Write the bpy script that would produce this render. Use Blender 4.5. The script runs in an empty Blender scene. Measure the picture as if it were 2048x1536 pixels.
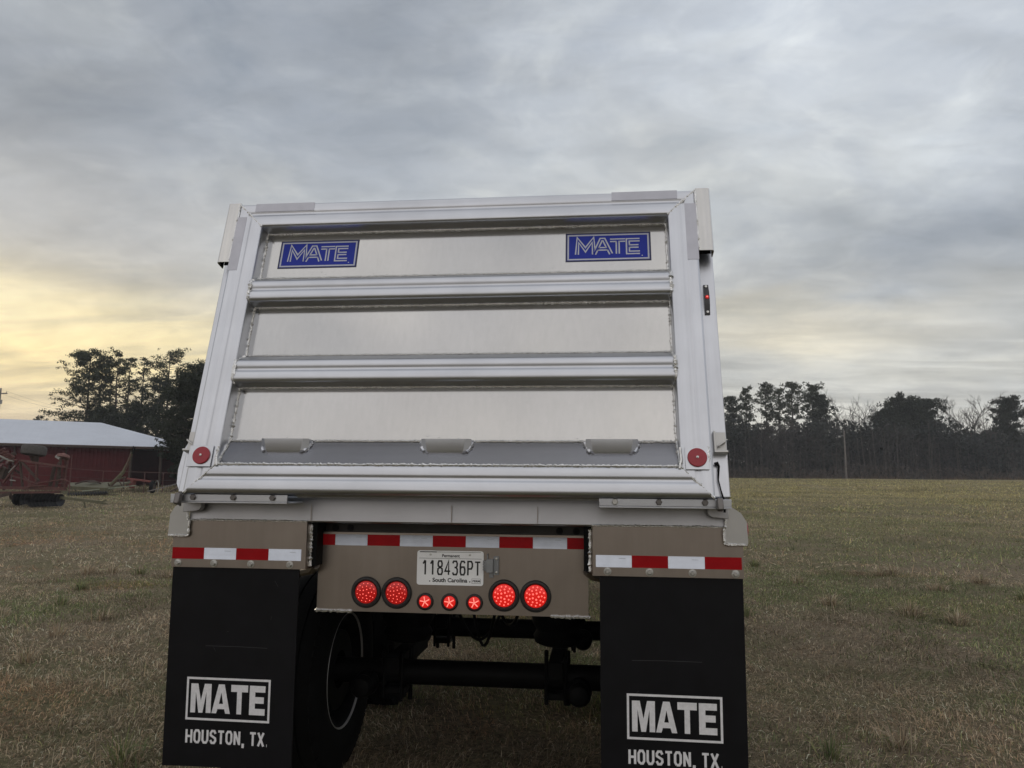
import bpy, math, random
import numpy as np
from mathutils import Vector, Matrix

S = bpy.context.scene
COL = S.collection
rnd = random.Random(7)
nr = np.random.default_rng(11)

# ------------------------------------------------------------------ camera
CAM = np.array([0.6447, -3.3069, 1.56])
YAW, PITCH, ROLL, FPX = -0.1087, 0.1332, 0.0085, 1500.0


def cam_axes():
    cy, sy = math.cos(YAW), math.sin(YAW)
    cp, sp = math.cos(PITCH), math.sin(PITCH)
    f = np.array([sy * cp, cy * cp, sp])
    r = np.array([cy, -sy, 0.0])
    u = np.cross(r, f)
    cr, sr = math.cos(ROLL), math.sin(ROLL)
    return cr * r + sr * u, -sr * r + cr * u, f


AR, AU, AF = cam_axes()
cd = bpy.data.cameras.new("camera")
cam = bpy.data.objects.new("camera", cd)
COL.objects.link(cam)
cd.sensor_width = 36.0
cd.sensor_fit = 'HORIZONTAL'
cd.lens = FPX / 2048 * 36.0
cd.clip_start = 0.05
cd.clip_end = 3000
m3 = Matrix((tuple(AR), tuple(AU), tuple(-AF))).transposed()
cam.matrix_world = Matrix.Translation(Vector(CAM)) @ m3.to_4x4()
S.camera = cam

# ------------------------------------------------------------------ view + world + sun
S.view_settings.view_transform = 'Standard'
S.view_settings.look = 'None'
S.view_settings.exposure = 0.0
S.view_settings.gamma = 1.0

SUN_AZ, SUN_EL = math.radians(-43), math.radians(8)     # azimuth from +Y, negative = towards -X
W = bpy.data.worlds.new("World")
S.world = W
W.use_nodes = True


class NT:
    def __init__(s, tree):
        s.t = tree
        s.n = tree.nodes
        s.l = tree.links

    def new(s, typ, **kw):
        n = s.n.new(typ)
        for k, v in kw.items():
            setattr(n, k, v)
        return n

    def put(s, sock, v):
        if isinstance(v, bpy.types.NodeSocket):
            s.l.new(v, sock)
        elif v is not None:
            sock.default_value = v

    def math(s, op, a, b=None, c=None, clamp=False):
        n = s.new('ShaderNodeMath', operation=op, use_clamp=clamp)
        s.put(n.inputs[0], a)
        if b is not None: s.put(n.inputs[1], b)
        if c is not None: s.put(n.inputs[2], c)
        return n.outputs[0]

    def vmath(s, op, a, b=None, out=0):
        n = s.new('ShaderNodeVectorMath', operation=op)
        s.put(n.inputs[0], a)
        if b is not None: s.put(n.inputs[1], b)
        return n.outputs[out]

    def mix(s, f, a, b, mode='MIX'):
        n = s.new('ShaderNodeMix', data_type='RGBA', blend_type=mode)
        s.put(n.inputs['Factor'], f)
        ca = [i for i in n.inputs if i.type == 'RGBA']
        s.put(ca[0], a if not isinstance(a, tuple) else (*a[:3], 1))
        s.put(ca[1], b if not isinstance(b, tuple) else (*b[:3], 1))
        return [o for o in n.outputs if o.type == 'RGBA'][0]

    def ramp(s, f, stops, interp='LINEAR'):
        n = s.new('ShaderNodeValToRGB')
        n.color_ramp.interpolation = interp
        e = n.color_ramp.elements
        while len(e) > 1: e.remove(e[-1])
        for i, (p, c) in enumerate(stops):
            if not isinstance(c, tuple): c = (c, c, c)
            el = e[0] if i == 0 else e.new(p)
            el.position = p
            el.color = (*c[:3], 1)
        s.put(n.inputs[0], f)
        return n.outputs[0]

    def noise(s, vec, scale, detail=4, rough=.55, dist=0.0, out=0):
        n = s.new('ShaderNodeTexNoise')
        if vec is not None: s.put(n.inputs['Vector'], vec)
        n.inputs['Scale'].default_value = scale
        n.inputs['Detail'].default_value = detail
        n.inputs['Roughness'].default_value = rough
        n.inputs['Distortion'].default_value = dist
        return n.outputs[out]

    def mapping(s, vec, scale=(1, 1, 1), loc=(0, 0, 0), rot=(0, 0, 0)):
        n = s.new('ShaderNodeMapping')
        s.put(n.inputs['Vector'], vec)
        n.inputs['Location'].default_value = loc
        n.inputs['Rotation'].default_value = rot
        n.inputs['Scale'].default_value = scale
        return n.outputs[0]


def build_world():
    t = NT(W.node_tree)
    t.n.clear()
    out = t.new('ShaderNodeOutputWorld')
    d = t.new('ShaderNodeTexCoord').outputs['Generated']
    sep = t.new('ShaderNodeSeparateXYZ')
    t.put(sep.inputs[0], d)
    x, y, z = sep.outputs
    zc = t.math('MAXIMUM', z, 0.0)
    az = t.math('ARCTAN2', x, y)                                # radians, 0 = +Y, positive towards +X
    # cloud-deck coordinates: the direction cut with a flat deck overhead
    den = t.math('ADD', zc, 0.22)
    px = t.math('DIVIDE', x, den)
    py = t.math('DIVIDE', y, den)
    comb = t.new('ShaderNodeCombineXYZ')
    t.put(comb.inputs[0], px); t.put(comb.inputs[1], py)
    deck = comb.outputs[0]
    big = t.noise(t.mapping(deck, (.8, 1.0, 1), (3.1, 1.7, 0), (0, 0, .5)), 1.0, 4, .45, .3)
    med = t.noise(t.mapping(deck, (1.0, 1.45, 1), (7.3, 2.2, 0), (0, 0, -.75)), 1.9, 7, .5, .35)
    fine = t.noise(t.mapping(deck, (1.0, 2.0, 1), (1.3, 9.2, 0), (0, 0, -.9)), 4.2, 8, .56, .5)
    den2 = t.math('ADD', zc, 0.05)
    comb2 = t.new('ShaderNodeCombineXYZ')
    t.put(comb2.inputs[0], t.math('DIVIDE', x, den2)); t.put(comb2.inputs[1], t.math('DIVIDE', y, den2))
    wisp = t.noise(t.mapping(comb2.outputs[0], (.45, 1.5, 1), (2.3, 4.1, 0), (0, 0, .35)), 1.5, 6, .55, .7)

    puff = t.noise(t.mapping(d, (1.0, 1.0, 1.9), (.7, 2.9, 1.1), (.5, .35, .2)), 4.2, 9, .56, .45)
    puff2 = t.noise(t.mapping(d, (1.0, 1.0, 2.2), (4.7, .9, 3.1), (-.6, .4, 1.2)), 11.0, 8, .6, .5)

    def spot(a0, z0, wa, wz, k=1.0, zz=None):
        """A soft patch of sky round azimuth a0 and height z0."""
        bx = t.math('DIVIDE', t.math('SUBTRACT', az, a0), wa)
        bz = t.math('DIVIDE', t.math('SUBTRACT', zz if zz is not None else z, z0), wz)
        rr = t.math('ADD', t.math('MULTIPLY', bx, bx), t.math('MULTIPLY', bz, bz))
        return t.math('MULTIPLY', t.math('POWER', 2.718, t.math('MULTIPLY', rr, -.9)), k)

    # base of the overcast by height, in front of and behind the viewer
    base = t.ramp(zc, [(0.0, (.52, .51, .46)), (.06, (.56, .55, .51)), (.13, (.53, .535, .52)), (.22, (.50, .525, .545)),
                       (.36, (.49, .53, .58)), (.55, (.51, .555, .62)), (.75, (.55, .58, .63)), (1.0, (.62, .63, .66))])
    back = t.ramp(zc, [(0.0, (.60, .56, .53)), (.12, (.74, .70, .67)), (.4, (.93, .89, .865)), (.65, (.93, .915, .92)), (1.0, (.62, .63, .66))])
    fb = t.ramp(t.math('MULTIPLY_ADD', y, .5, .5), [(.30, 1.0), (.62, 0.0)], 'EASE')
    base = t.mix(fb, base, back)
    # brighter to the right, greyer to the upper left
    side = t.ramp(t.math('MULTIPLY_ADD', az, .55, .5), [(.10, .70), (.30, .80), (.50, .98), (.72, 1.12)], 'EASE')
    base = t.mix(1.0, base, t.mix(fb, side, (1, 1, 1)), 'MULTIPLY')
    wz_ = t.math('ADD', z, t.math('MULTIPLY', t.math('SUBTRACT', med, .5), .12))
    base = t.mix(spot(.47, .288, .30, .058, .80, wz_), base, (.345, .38, .43))       # slate bank low on the right
    base = t.mix(spot(-.03, .375, .20, .05, .75, wz_), base, (.64, .665, .675))          # grey patch over the trailer
    base = t.mix(spot(-.33, .44, .26, .08, .50, wz_), base, (.355, .395, .455))
    base = t.mix(spot(.16, .27, .10, .04, .6, wz_), base, (.60, .61, .61))
    base = t.mix(spot(.16, .41, .22, .10, .60, wz_), base, (.66, .685, .69))          # pale opening above it
    base = t.mix(spot(.42, .52, .30, .10, .45, wz_), base, (.62, .66, .70))
    base = t.mix(spot(.20, .196, .24, .040, .85, wz_), base, (.80, .745, .61))        # cream band low on the right
    base = t.mix(spot(-.50, .28, .40, .07, .80, wz_), base, (.56, .57, .575))
    # sunrise glow behind thin cloud, low on the left
    gl = spot(SUN_AZ - .02, .155, .36, .068)
    gl = t.math('MULTIPLY', gl, t.ramp(wisp, [(.34, .62), (.60, 1.0)]), clamp=True)
    base = t.mix(gl, base, (.95, .79, .41))
    base = t.mix(spot(SUN_AZ, .182, .13, .035, .80), base, (1.04, .92, .60))
    # cloud texture: soft masses overhead, thin wisps near the horizon
    low = t.ramp(zc, [(.10, 1.0), (.30, 0.0)])
    k1 = t.ramp(big, [(.30, .90), (.5, 1.0), (.68, 1.08)], 'EASE')
    k2 = t.ramp(med, [(.30, .93), (.48, .99), (.66, 1.05)], 'EASE')
    k3 = t.ramp(fine, [(.30, .93), (.66, 1.07)], 'EASE')
    k4 = t.mix(low, (1, 1, 1), t.ramp(wisp, [(.34, .80), (.5, .98), (.62, 1.10)]))
    c = t.mix(1.0, base, k1, 'MULTIPLY')
    c = t.mix(1.0, c, k2, 'MULTIPLY')
    c = t.mix(1.0, c, k3, 'MULTIPLY')
    c = t.mix(1.0, c, k4, 'MULTIPLY')
    k5 = t.ramp(puff, [(.30, (.83, .855, .885)), (.48, (.98, .98, .985)), (.66, (1.15, 1.135, 1.10))], 'EASE')
    k6 = t.ramp(puff2, [(.30, (.93, .94, .955)), (.5, (1.0, 1.0, 1.0)), (.68, (1.10, 1.09, 1.07))], 'EASE')
    c = t.mix(1.0, c, k5, 'MULTIPLY')
    c = t.mix(1.0, c, k6, 'MULTIPLY')
    b1 = t.new('ShaderNodeBackground')
    t.put(b1.inputs[0], c)
    b1.inputs[1].default_value = 1.085
    sky = t.new('ShaderNodeTexSky')
    sky.sky_type = 'NISHITA'
    sky.sun_disc = False
    sky.sun_elevation = SUN_EL
    sky.sun_rotation = SUN_AZ
    b2 = t.new('ShaderNodeBackground')
    t.put(b2.inputs[0], sky.outputs[0])
    b2.inputs[1].default_value = .05
    add = t.new('ShaderNodeMixShader')
    add.inputs[0].default_value = .10
    t.l.new(b1.outputs[0], add.inputs[1]); t.l.new(b2.outputs[0], add.inputs[2])
    t.l.new(add.outputs[0], out.inputs[0])


build_world()
W.cycles.sampling_method = 'MANUAL'
W.cycles.sample_map_resolution = 512

sd = bpy.data.lights.new("sun", 'SUN')
sd.energy = 0.5
sd.angle = math.radians(14)
sd.color = (1.0, .86, .62)
sun = bpy.data.objects.new("sun", sd)
COL.objects.link(sun)
sv = Vector((math.sin(SUN_AZ) * math.cos(SUN_EL), math.cos(SUN_AZ) * math.cos(SUN_EL), math.sin(SUN_EL)))
sun.rotation_euler = sv.to_track_quat('Z', 'Y').to_euler()

# ------------------------------------------------------------------ materials
MATS = {}


def mat(name, color, rough=.6, metal=0.0, bump=None, var=None, emit=None, spec=None, streak=None, rvar=None, space='Object'):
    """Principled material. var=(scale, amount): blotchy value variation; bump=(scale, strength, dist); streak=(axis scales, amount)."""
    if name in MATS: return MATS[name]
    m = bpy.data.materials.new(name)
    m.use_nodes = True
    t = NT(m.node_tree)
    p = t.n['Principled BSDF']
    co = t.new('ShaderNodeTexCoord').outputs[space]
    c = (*color, 1)
    if var:
        n = t.noise(co, var[0], 5, .6)
        k = t.ramp(n, [(.3, 1 - var[1]), (.7, 1 + var[1])])
        c = t.mix(1.0, c, k, 'MULTIPLY')
    if streak:
        n = t.noise(t.mapping(co, streak[0]), 1.0, 4, .6)
        k = t.ramp(n, [(.3, 1 - streak[1]), (.7, 1 + streak[1])])
        c = t.mix(1.0, c, k, 'MULTIPLY')
    t.put(p.inputs['Base Color'], c)
    p.inputs['Metallic'].default_value = metal
    p.inputs['Roughness'].default_value = rough
    if rvar:
        n = t.noise(t.mapping(co, rvar[2] if len(rvar) > 2 else (1, 1, 1)), rvar[0], 5, .6)
        t.put(p.inputs['Roughness'], t.math('MULTIPLY_ADD', t.math('SUBTRACT', n, .5), rvar[1] * 2, rough, clamp=True))
    if spec is not None: p.inputs['Specular IOR Level'].default_value = spec
    if emit:
        p.inputs['Emission Color'].default_value = (*emit[0], 1)
        p.inputs['Emission Strength'].default_value = emit[1]
    if bump:
        b = t.new('ShaderNodeBump')
        b.inputs['Strength'].default_value = bump[1]
        b.inputs['Distance'].default_value = bump[2]
        t.put(b.inputs['Height'], t.noise(t.mapping(co, bump[3] if len(bump) > 3 else (1, 1, 1)), bump[0], 4, .6))
        t.l.new(b.outputs[0], p.inputs['Normal'])
    MATS[name] = m
    return m


M_sheet = mat('aluminium_sheet', (.50, .495, .485), .12, 1, bump=(260, .05, .001, (1, 1, .25)), var=(2.2, .035), rvar=(6, .05), streak=((55, 55, 3), .02))
M_extr = mat('aluminium_extrusion', (.55, .565, .60), .36, 1, bump=(40, .012, .0005, (.4, 12, 12)), var=(3.2, .065), streak=((2, 40, 40), .05), rvar=(4, .07))
M_extrv = mat('aluminium_extrusion_upright', (.55, .565, .60), .36, 1, bump=(40, .012, .0005, (12, .4, .4)), var=(3.2, .065), streak=((40, 2, 2), .05), rvar=(4, .07))
M_plate = mat('aluminium_plate', (.335, .292, .258), .36, 1, bump=(120, .10, .001, (1, 1, .3)), var=(5, .05), streak=((30, 30, 2), .04), rvar=(7, .06))
M_cross = mat('aluminium_crossmember', (.435, .435, .45), .40, 1, var=(4, .05), streak=((2, 2, 14), .03), rvar=(5, .05))
M_pale = mat('aluminium_painted_pale', (.50, .495, .48), .42, .7, var=(9, .05))
M_weld = mat('weld_bead', (.80, .80, .79), .24, 1, bump=(420, .8, .003), var=(160, .25))
M_tapeplastic = mat('grey_film', (.42, .42, .455), .38, .85, var=(14, .06))
M_dark = mat('chassis_black', (.0022, .0022, .0025), .6, var=(9, .3), bump=(60, .15, .002), spec=.12)
M_rubber = mat('tyre_rubber', (.0038, .0038, .004), .8, var=(14, .25), bump=(90, .2, .002), spec=.12)
M_flap = mat('flap_rubber', (.0042, .0042, .0056), .6, var=(9, .3), bump=(140, .12, .001), rvar=(7, .08), spec=.2)
M_black = mat('hollow_shade_black', (.006, .006, .006), .8)  # flat black standing in for the shade in hollows and holes
M_white = mat('white_vinyl', (.72, .73, .76), .4, var=(22, .05))
M_print = mat('flap_print', (.70, .70, .72), .6, var=(60, .10))
M_red = mat('red_vinyl', (.33, .004, .008), .4, spec=.15, var=(20, .08), streak=((4, 4, 90), .06))
M_wtape = mat('white_reflective', (.50, .53, .585), .32, .75, var=(25, .06), streak=((2, 2, 70), .05))
def prismatic(m):
    """Retroreflective film: its moulded facets lean upwards."""
    t = NT(m.node_tree); p = t.n['Principled BSDF']
    g = t.new('ShaderNodeNewGeometry').outputs['Normal']
    t.put(p.inputs['Normal'], t.vmath('NORMALIZE', t.vmath('ADD', g, (0, 0, .38))))


prismatic(M_wtape)
M_blue = mat('decal_blue', (.026, .042, .32), .4, spec=.12)
M_bluedk = mat('decal_navy_edge', (.010, .012, .05), .35)
M_decgrey = mat('decal_silver', (.46, .48, .54), .4)
M_reflector = mat('reflector_red', (.30, .012, .025), .28, var=(200, .15))
M_grom = mat('lamp_grommet', (.012, .012, .012), .55)
M_plateW = mat('number_plate_white', (.88, .89, .90), .35, var=(18, .03))
M_ink = mat('plate_ink', (.010, .010, .011), .45)
M_galv = mat('zinc_bolt', (.55, .55, .53), .35, 1, var=(90, .2))
M_boltdk = mat('dark_bolt', (.16, .15, .145), .4, .8)
M_lampgrey = mat('plate_lamp_plastic', (.26, .27, .28), .45, .3, var=(30, .1))
M_barn = mat('barn_red_sheet', (.075, .013, .015), .85, spec=.12, var=(1.2, .18), streak=((.2, .2, .2), .0))
M_rust = mat('rusty_red_paint', (.090, .034, .029), .7, var=(7, .35), bump=(30, .3, .004))
M_rustdk = mat('rusty_iron', (.055, .036, .028), .8, var=(9, .35), bump=(30, .3, .004))
M_olive = mat('faded_olive_paint', (.10, .095, .055), .75, var=(7, .35))
M_gall = mat('dull_galvanised', (.30, .30, .28), .5, .4, var=(9, .2))
M_disc = mat('disc_blade_steel', (.018, .018, .022), .5, .5, var=(12, .3))
M_bark = mat('pine_bark', (.055, .045, .038), .9, var=(2.5, .3), bump=(12, .4, .02))
M_bare = mat('bare_branch', (.085, .075, .068), .9, var=(1.5, .2))
M_pole = mat('weathered_pole', (.17, .155, .145), .85, var=(3, .2))


def lens_mat(name, base, e):
    return mat(name, base, .2, emit=((1.0, .018, .012), e))


M_lens = lens_mat('red_lens_lit', (.35, .01, .01), .20)
M_lens2 = lens_mat('red_lens_bright', (.45, .015, .012), .48)
M_led = mat('led_lit', (.6, .06, .05), .2, emit=((1.0, .15, .12), 1.3))
M_led2 = mat('led_lit_core', (.6, .2, .15), .2, emit=((1.0, .26, .21), 1.05))

_leaf = {}


def leaf_mat(name, a, b, rough=.75, transl=True):
    """Foliage: colour varies per clump through a point attribute 'tone', paler towards pine clump tops."""
    m = bpy.data.materials.new(name)
    m.use_nodes = True
    t = NT(m.node_tree)
    p = t.n['Principled BSDF']
    at = t.new('ShaderNodeAttribute', attribute_name='tone')
    c = t.mix(at.outputs['Fac'], a, b)
    t.put(p.inputs['Base Color'], c)
    p.inputs['Roughness'].default_value = rough
    p.inputs['Specular IOR Level'].default_value = .2
    tl = t.new('ShaderNodeBsdfTranslucent')
    t.put(tl.inputs['Color'], c)
    mx = t.new('ShaderNodeMixShader'); mx.inputs[0].default_value = .3
    t.l.new(p.outputs[0], mx.inputs[1]); t.l.new(tl.outputs[0], mx.inputs[2])
    t.l.new(mx.outputs[0], t.n['Material Output'].inputs[0])
    MATS[name] = m
    return m


M_pine = leaf_mat('pine_needles', (.026, .033, .020), (.075, .085, .048))
M_pined = leaf_mat('dark_evergreen_needles', (.018, .024, .017), (.050, .058, .038))
M_twig = leaf_mat('winter_twigs', (.044, .041, .041), (.098, .087, .083))
M_wood_l = leaf_mat('wood_edge_growth', (.024, .029, .028), (.070, .072, .066))


# ------------------------------------------------------------------ mesh building
class MB:
    def __init__(s):
        s.v, s.f, s.mi = [], [], []

    def add(s, vs, fs, m=0):
        o = len(s.v)
        s.v.extend([tuple(p) for p in vs])
        s.f.extend([tuple(i + o for i in f) for f in fs])
        s.mi.extend([m] * len(fs))

    def hexa(s, p, m=0):
        """8 corners: 0-3 one face loop, 4-7 the opposite face, same order."""
        s.add(p, [(3, 2, 1, 0), (4, 5, 6, 7), (0, 1, 5, 4), (1, 2, 6, 5), (2, 3, 7, 6), (3, 0, 4, 7)], m)

    def box(s, x0, x1, y0, y1, z0, z1, m=0, T=None):
        p = [(x0, y0, z0), (x1, y0, z0), (x1, y1, z0), (x0, y1, z0), (x0, y0, z1), (x1, y0, z1), (x1, y1, z1), (x0, y1, z1)]
        if T: p = [T(*q) for q in p]
        s.hexa(p, m)

    def bar(s, a, b, w, h, m=0, up=(0, 0, 1)):
        a, b = Vector(a), Vector(b)
        d = (b - a).normalized()
        u = Vector(up)
        if abs(d.dot(u)) > .95: u = Vector((0, 1, 0))
        sx = d.cross(u).normalized() * (w / 2)
        sz = sx.cross(d).normalized() * (h / 2)
        p = [a - sx - sz, a + sx - sz, a + sx + sz, a - sx + sz]
        s.hexa([*p, *[q + (b - a) for q in p]], m)

    def tube(s, pts, r, n=8, m=0, cap=True):
        pts = [Vector(p) for p in pts]
        rs = r if isinstance(r, (list, tuple)) else [r] * len(pts)
        ref = None
        rings = []
        for i, p in enumerate(pts):
            d = (pts[min(i + 1, len(pts) - 1)] - pts[max(i - 1, 0)])
            if d.length < 1e-9: d = Vector((0, 0, 1))
            d.normalize()
            if ref is None:
                ref = d.orthogonal().normalized()
            else:
                ref = (ref - d * ref.dot(d))
                ref = ref.normalized() if ref.length > 1e-6 else d.orthogonal().normalized()
            q = d.cross(ref)
            rings.append([p + (ref * math.cos(2 * math.pi * k / n) + q * math.sin(2 * math.pi * k / n)) * rs[i] for k in range(n)])
        vs = [v for g in rings for v in g]
        fs = []
        for i in range(len(pts) - 1):
            for k in range(n):
                a, b = i * n + k, i * n + (k + 1) % n
                fs.append((a, b, b + n, a + n))
        if cap:
            fs.append(tuple(range(n - 1, -1, -1)))
            fs.append(tuple((len(pts) - 1) * n + k for k in range(n)))
        s.add(vs, fs, m)

    def prism(s, poly, T0, T1, m=0, caps=True):
        """Closed polygon (list of 2D), swept between two mappings (2D -> 3D)."""
        n = len(poly)
        vs = [T0(*p) for p in poly] + [T1(*p) for p in poly]
        fs = [(i, (i + 1) % n, (i + 1) % n + n, i + n) for i in range(n)]
        if caps:
            fs.append(tuple(range(n - 1, -1, -1)))
            fs.append(tuple(range(n, 2 * n)))
        s.add(vs, fs, m)

    def lathe(s, prof, n=48, T=None, m=0, mfun=None):
        """prof: (radius, height) along axis z; T maps (x,y,z)."""
        T = T or (lambda x, y, z: (x, y, z))
        vs, fs, ms = [], [], []
        for r, h in prof:
            for k in range(n):
                a = 2 * math.pi * k / n
                vs.append(T(r * math.cos(a), r * math.sin(a), h))
        for i in range(len(prof) - 1):
            for k in range(n):
                a, b = i * n + k, i * n + (k + 1) % n
                fs.append((a, b, b + n, a + n))
        s.add(vs, fs, m)

    def disc(s, r, n, T, h=0, m=0):
        vs = [T(r * math.cos(2 * math.pi * k / n), r * math.sin(2 * math.pi * k / n), h) for k in range(n)]
        s.add(vs, [tuple(range(n))], m)

    def build(s, name, mats, parent=None, loc=(0, 0, 0), smooth=35, bevel=0.0, recalc=True):
        me = bpy.data.meshes.new(name)
        me.from_pydata(s.v, [], s.f)
        for mm in (mats if isinstance(mats, (list, tuple)) else [mats]): me.materials.append(mm)
        me.polygons.foreach_set('material_index', s.mi)
        if recalc:
            import bmesh
            bm = bmesh.new(); bm.from_mesh(me)
            bmesh.ops.recalc_face_normals(bm, faces=bm.faces)
            bm.to_mesh(me); bm.free()
        if smooth:
            me.polygons.foreach_set('use_smooth', [True] * len(me.polygons))
            me.set_sharp_from_angle(angle=math.radians(smooth))
        me.update()
        o = bpy.data.objects.new(name, me)
        COL.objects.link(o)
        o.location = loc
        if parent: o.parent = parent
        if bevel:
            b = o.modifiers.new('bevel', 'BEVEL')
            b.width = bevel; b.segments = 2; b.limit_method = 'ANGLE'; b.angle_limit = math.radians(50)
            b.harden_normals = False
        return o


def tag(o, label=None, cat=None, group=None, kind=None):
    if label: o['label'] = label
    if cat: o['category'] = cat
    if group: o['group'] = group
    if kind: o['kind'] = kind
    return o


def thing(name, label, cat, loc=(0, 0, 0), rz=0, group=None):
    o = bpy.data.objects.new(name, None)
    COL.objects.link(o)
    o.location = loc
    o.rotation_euler = (0, 0, rz)
    o.empty_display_size = .2
    return tag(o, label, cat, group)


def text_polys(txt, bold=0.0, shear=0.0):
    """The outline of a line of text as filled faces, scaled to the unit box."""
    cu = bpy.data.curves.new('t', 'FONT')
    cu.body = txt
    cu.offset = bold
    cu.resolution_u = 4
    ob = bpy.data.objects.new('t', cu)
    COL.objects.link(ob)
    dg = bpy.context.evaluated_depsgraph_get()
    me = bpy.data.meshes.new_from_object(ob.evaluated_get(dg))
    vs = np.array([v.co[:2] for v in me.vertices])
    fs = [tuple(p.vertices) for p in me.polygons]
    bpy.data.objects.remove(ob); bpy.data.meshes.remove(me); bpy.data.curves.remove(cu)
    mn, mx = vs.min(0), vs.max(0)
    return (vs - mn) / (mx - mn), fs


def put_text(mb, txt, T, x0, x1, y0, y1, h, m, bold=0.0):
    vs, fs = text_polys(txt, bold)
    mb.add([T(x0 + p[0] * (x1 - x0), y0 + p[1] * (y1 - y0), h) for p in vs], fs, m)


GLYPH = {   # condensed capitals and digits as pen strokes in a unit box
    '1': [[(.12, .76), (.40, .97), (.50, 1.0)], [(.52, 1), (.52, 0)]],
    '8': [[(.5, .53), (.16, .62), (.12, .80), (.26, .97), (.74, .97), (.88, .80), (.84, .62), (.5, .53), (.12, .42), (.06, .2), (.22, .03), (.78, .03), (.94, .2), (.88, .42), (.5, .53)]],
    '4': [[(.70, 0), (.70, 1), (.04, .26), (1, .26)]],
    '3': [[(.08, .82), (.24, .97), (.74, .97), (.90, .82), (.86, .62), (.70, .53), (.40, .53)], [(.70, .53), (.90, .42), (.94, .2), (.76, .03), (.22, .03), (.06, .18)]],
    '6': [[(.90, .84), (.76, .97), (.30, .97), (.10, .78), (.08, .2), (.24, .03), (.76, .03), (.93, .2), (.93, .42), (.78, .57), (.24, .57), (.08, .42)]],
    'P': [[(.1, 0), (.1, .97), (.72, .97), (.92, .82), (.92, .60), (.72, .45), (.1, .45)]],
    'T': [[(0, .93), (1, .93)], [(.5, .93), (.5, 0)]],
    'H': [[(.08, 0), (.08, 1)], [(.92, 0), (.92, 1)], [(.08, .5), (.92, .5)]],
    'O': [[(.30, .06), (.70, .06), (.92, .24), (.92, .76), (.70, .94), (.30, .94), (.08, .76), (.08, .24), (.30, .06)]],
    'U': [[(.08, 1), (.08, .24), (.30, .06), (.70, .06), (.92, .24), (.92, 1)]],
    'S': [[(.92, .74), (.72, .94), (.30, .94), (.08, .78), (.10, .62), (.88, .40), (.92, .22), (.70, .06), (.28, .06), (.06, .26)]],
    'N': [[(.1, 0), (.1, 1)], [(.1, .97), (.9, .03)], [(.9, 0), (.9, 1)]],
    'X': [[(.04, 0), (.96, 1)], [(.04, 1), (.96, 0)]],
    ',': [[(.5, .12), (.42, -.2)]], '.': [[(.35, .075), (.65, .075)]],
}


def put_strokes(mb, txt, T, x0, x1, y0, y1, h, m, pen, gap=.32, widths=None):
    widths = widths or {}
    ws = [widths.get(ch, 1.0) for ch in txt]
    unit = (x1 - x0) / (sum(ws) + gap * (len(txt) - 1))
    X = x0
    for ch, w in zip(txt, ws):
        for k, pts in enumerate(GLYPH.get(ch, [])):
            stroke(mb, [(X + p[0] * unit * w, y0 + p[1] * (y1 - y0)) for p in pts], pen * (1.15 if ch in ',.' else 1), T, h + .00004 * k, m)
        X += unit * (w + gap)


def stroke(mb, pts, w, T, h, m, closed=False):
    """Ribbon with mitred joints along 2D points."""
    P = [Vector(p) for p in pts]
    n = len(P)
    L, Rr = [], []
    for i in range(n):
        if closed: a, b = P[i - 1], P[(i + 1) % n]
        else: a, b = P[max(i - 1, 0)], P[min(i + 1, n - 1)]
        d1 = (P[i] - a).normalized() if (P[i] - a).length > 0 else (b - P[i]).normalized()
        d2 = (b - P[i]).normalized() if (b - P[i]).length > 0 else d1
        n1, n2 = Vector((-d1.y, d1.x)), Vector((-d2.y, d2.x))
        mm = (n1 + n2)
        mm = mm.normalized() if mm.length > 1e-6 else n1
        k = min(1 / max(mm.dot(n1), .3), 2.2)
        if not closed and i in (0, n - 1): k = 1
        L.append(P[i] + mm * (w / 2 * k)); Rr.append(P[i] - mm * (w / 2 * k))
    vs = [T(p.x, p.y, h) for p in L] + [T(p.x, p.y, h) for p in Rr]
    fs = [(i, i + 1, n + i + 1, n + i) for i in range(n - 1)]
    if closed: fs.append((n - 1, 0, n, 2 * n - 1))
    mb.add(vs, fs, m)


# ------------------------------------------------------------------ terrain
def ground_h(x, y):
    """The field is level round the trailer and climbs gently away from it up to a crest."""
    x = np.asarray(x, float); y = np.asarray(y, float)
    t = np.clip(y, -1e3, 127.0)
    up = .0266 * 6 * np.log1p(np.exp(np.clip((t - 15) / 6, -40, 40)))
    k = 1 - .22 / (1 + np.exp((x + 14) / 4)) * np.clip((90 - y) / 60, 0, 1)
    return up * k + .03 * np.sin(x * .23 + 1) * np.sin(y * .19) * np.clip((np.hypot(x, y - 2) - 5) / 10, 0, 1)


def pt(px, py, D):
    """A point at distance D along the line of sight through a photo pixel (survey helper)."""
    q = AF + (px - 1024) / FPX * AR - (py - 768) / FPX * AU
    return Vector(CAM + q * D)


def px_ground(px, py):
    lo, hi = 2.0, 400.0
    for D in np.arange(3, 140, .25):
        p = pt(px, py, D)
        if p.z < ground_h(p.x, p.y): return p, D
    return p, D


# value noise for colour patches (numpy)
_tab = nr.random((257, 257))


def vnoise(x, y):
    xi = np.floor(x).astype(int); yi = np.floor(y).astype(int)
    fx = x - xi; fy = y - yi
    fx = fx * fx * (3 - 2 * fx); fy = fy * fy * (3 - 2 * fy)
    g = lambda a, b: _tab[a % 257, b % 257]
    return (g(xi, yi) * (1 - fx) + g(xi + 1, yi) * fx) * (1 - fy) + (g(xi, yi + 1) * (1 - fx) + g(xi + 1, yi + 1) * fx) * fy


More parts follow.
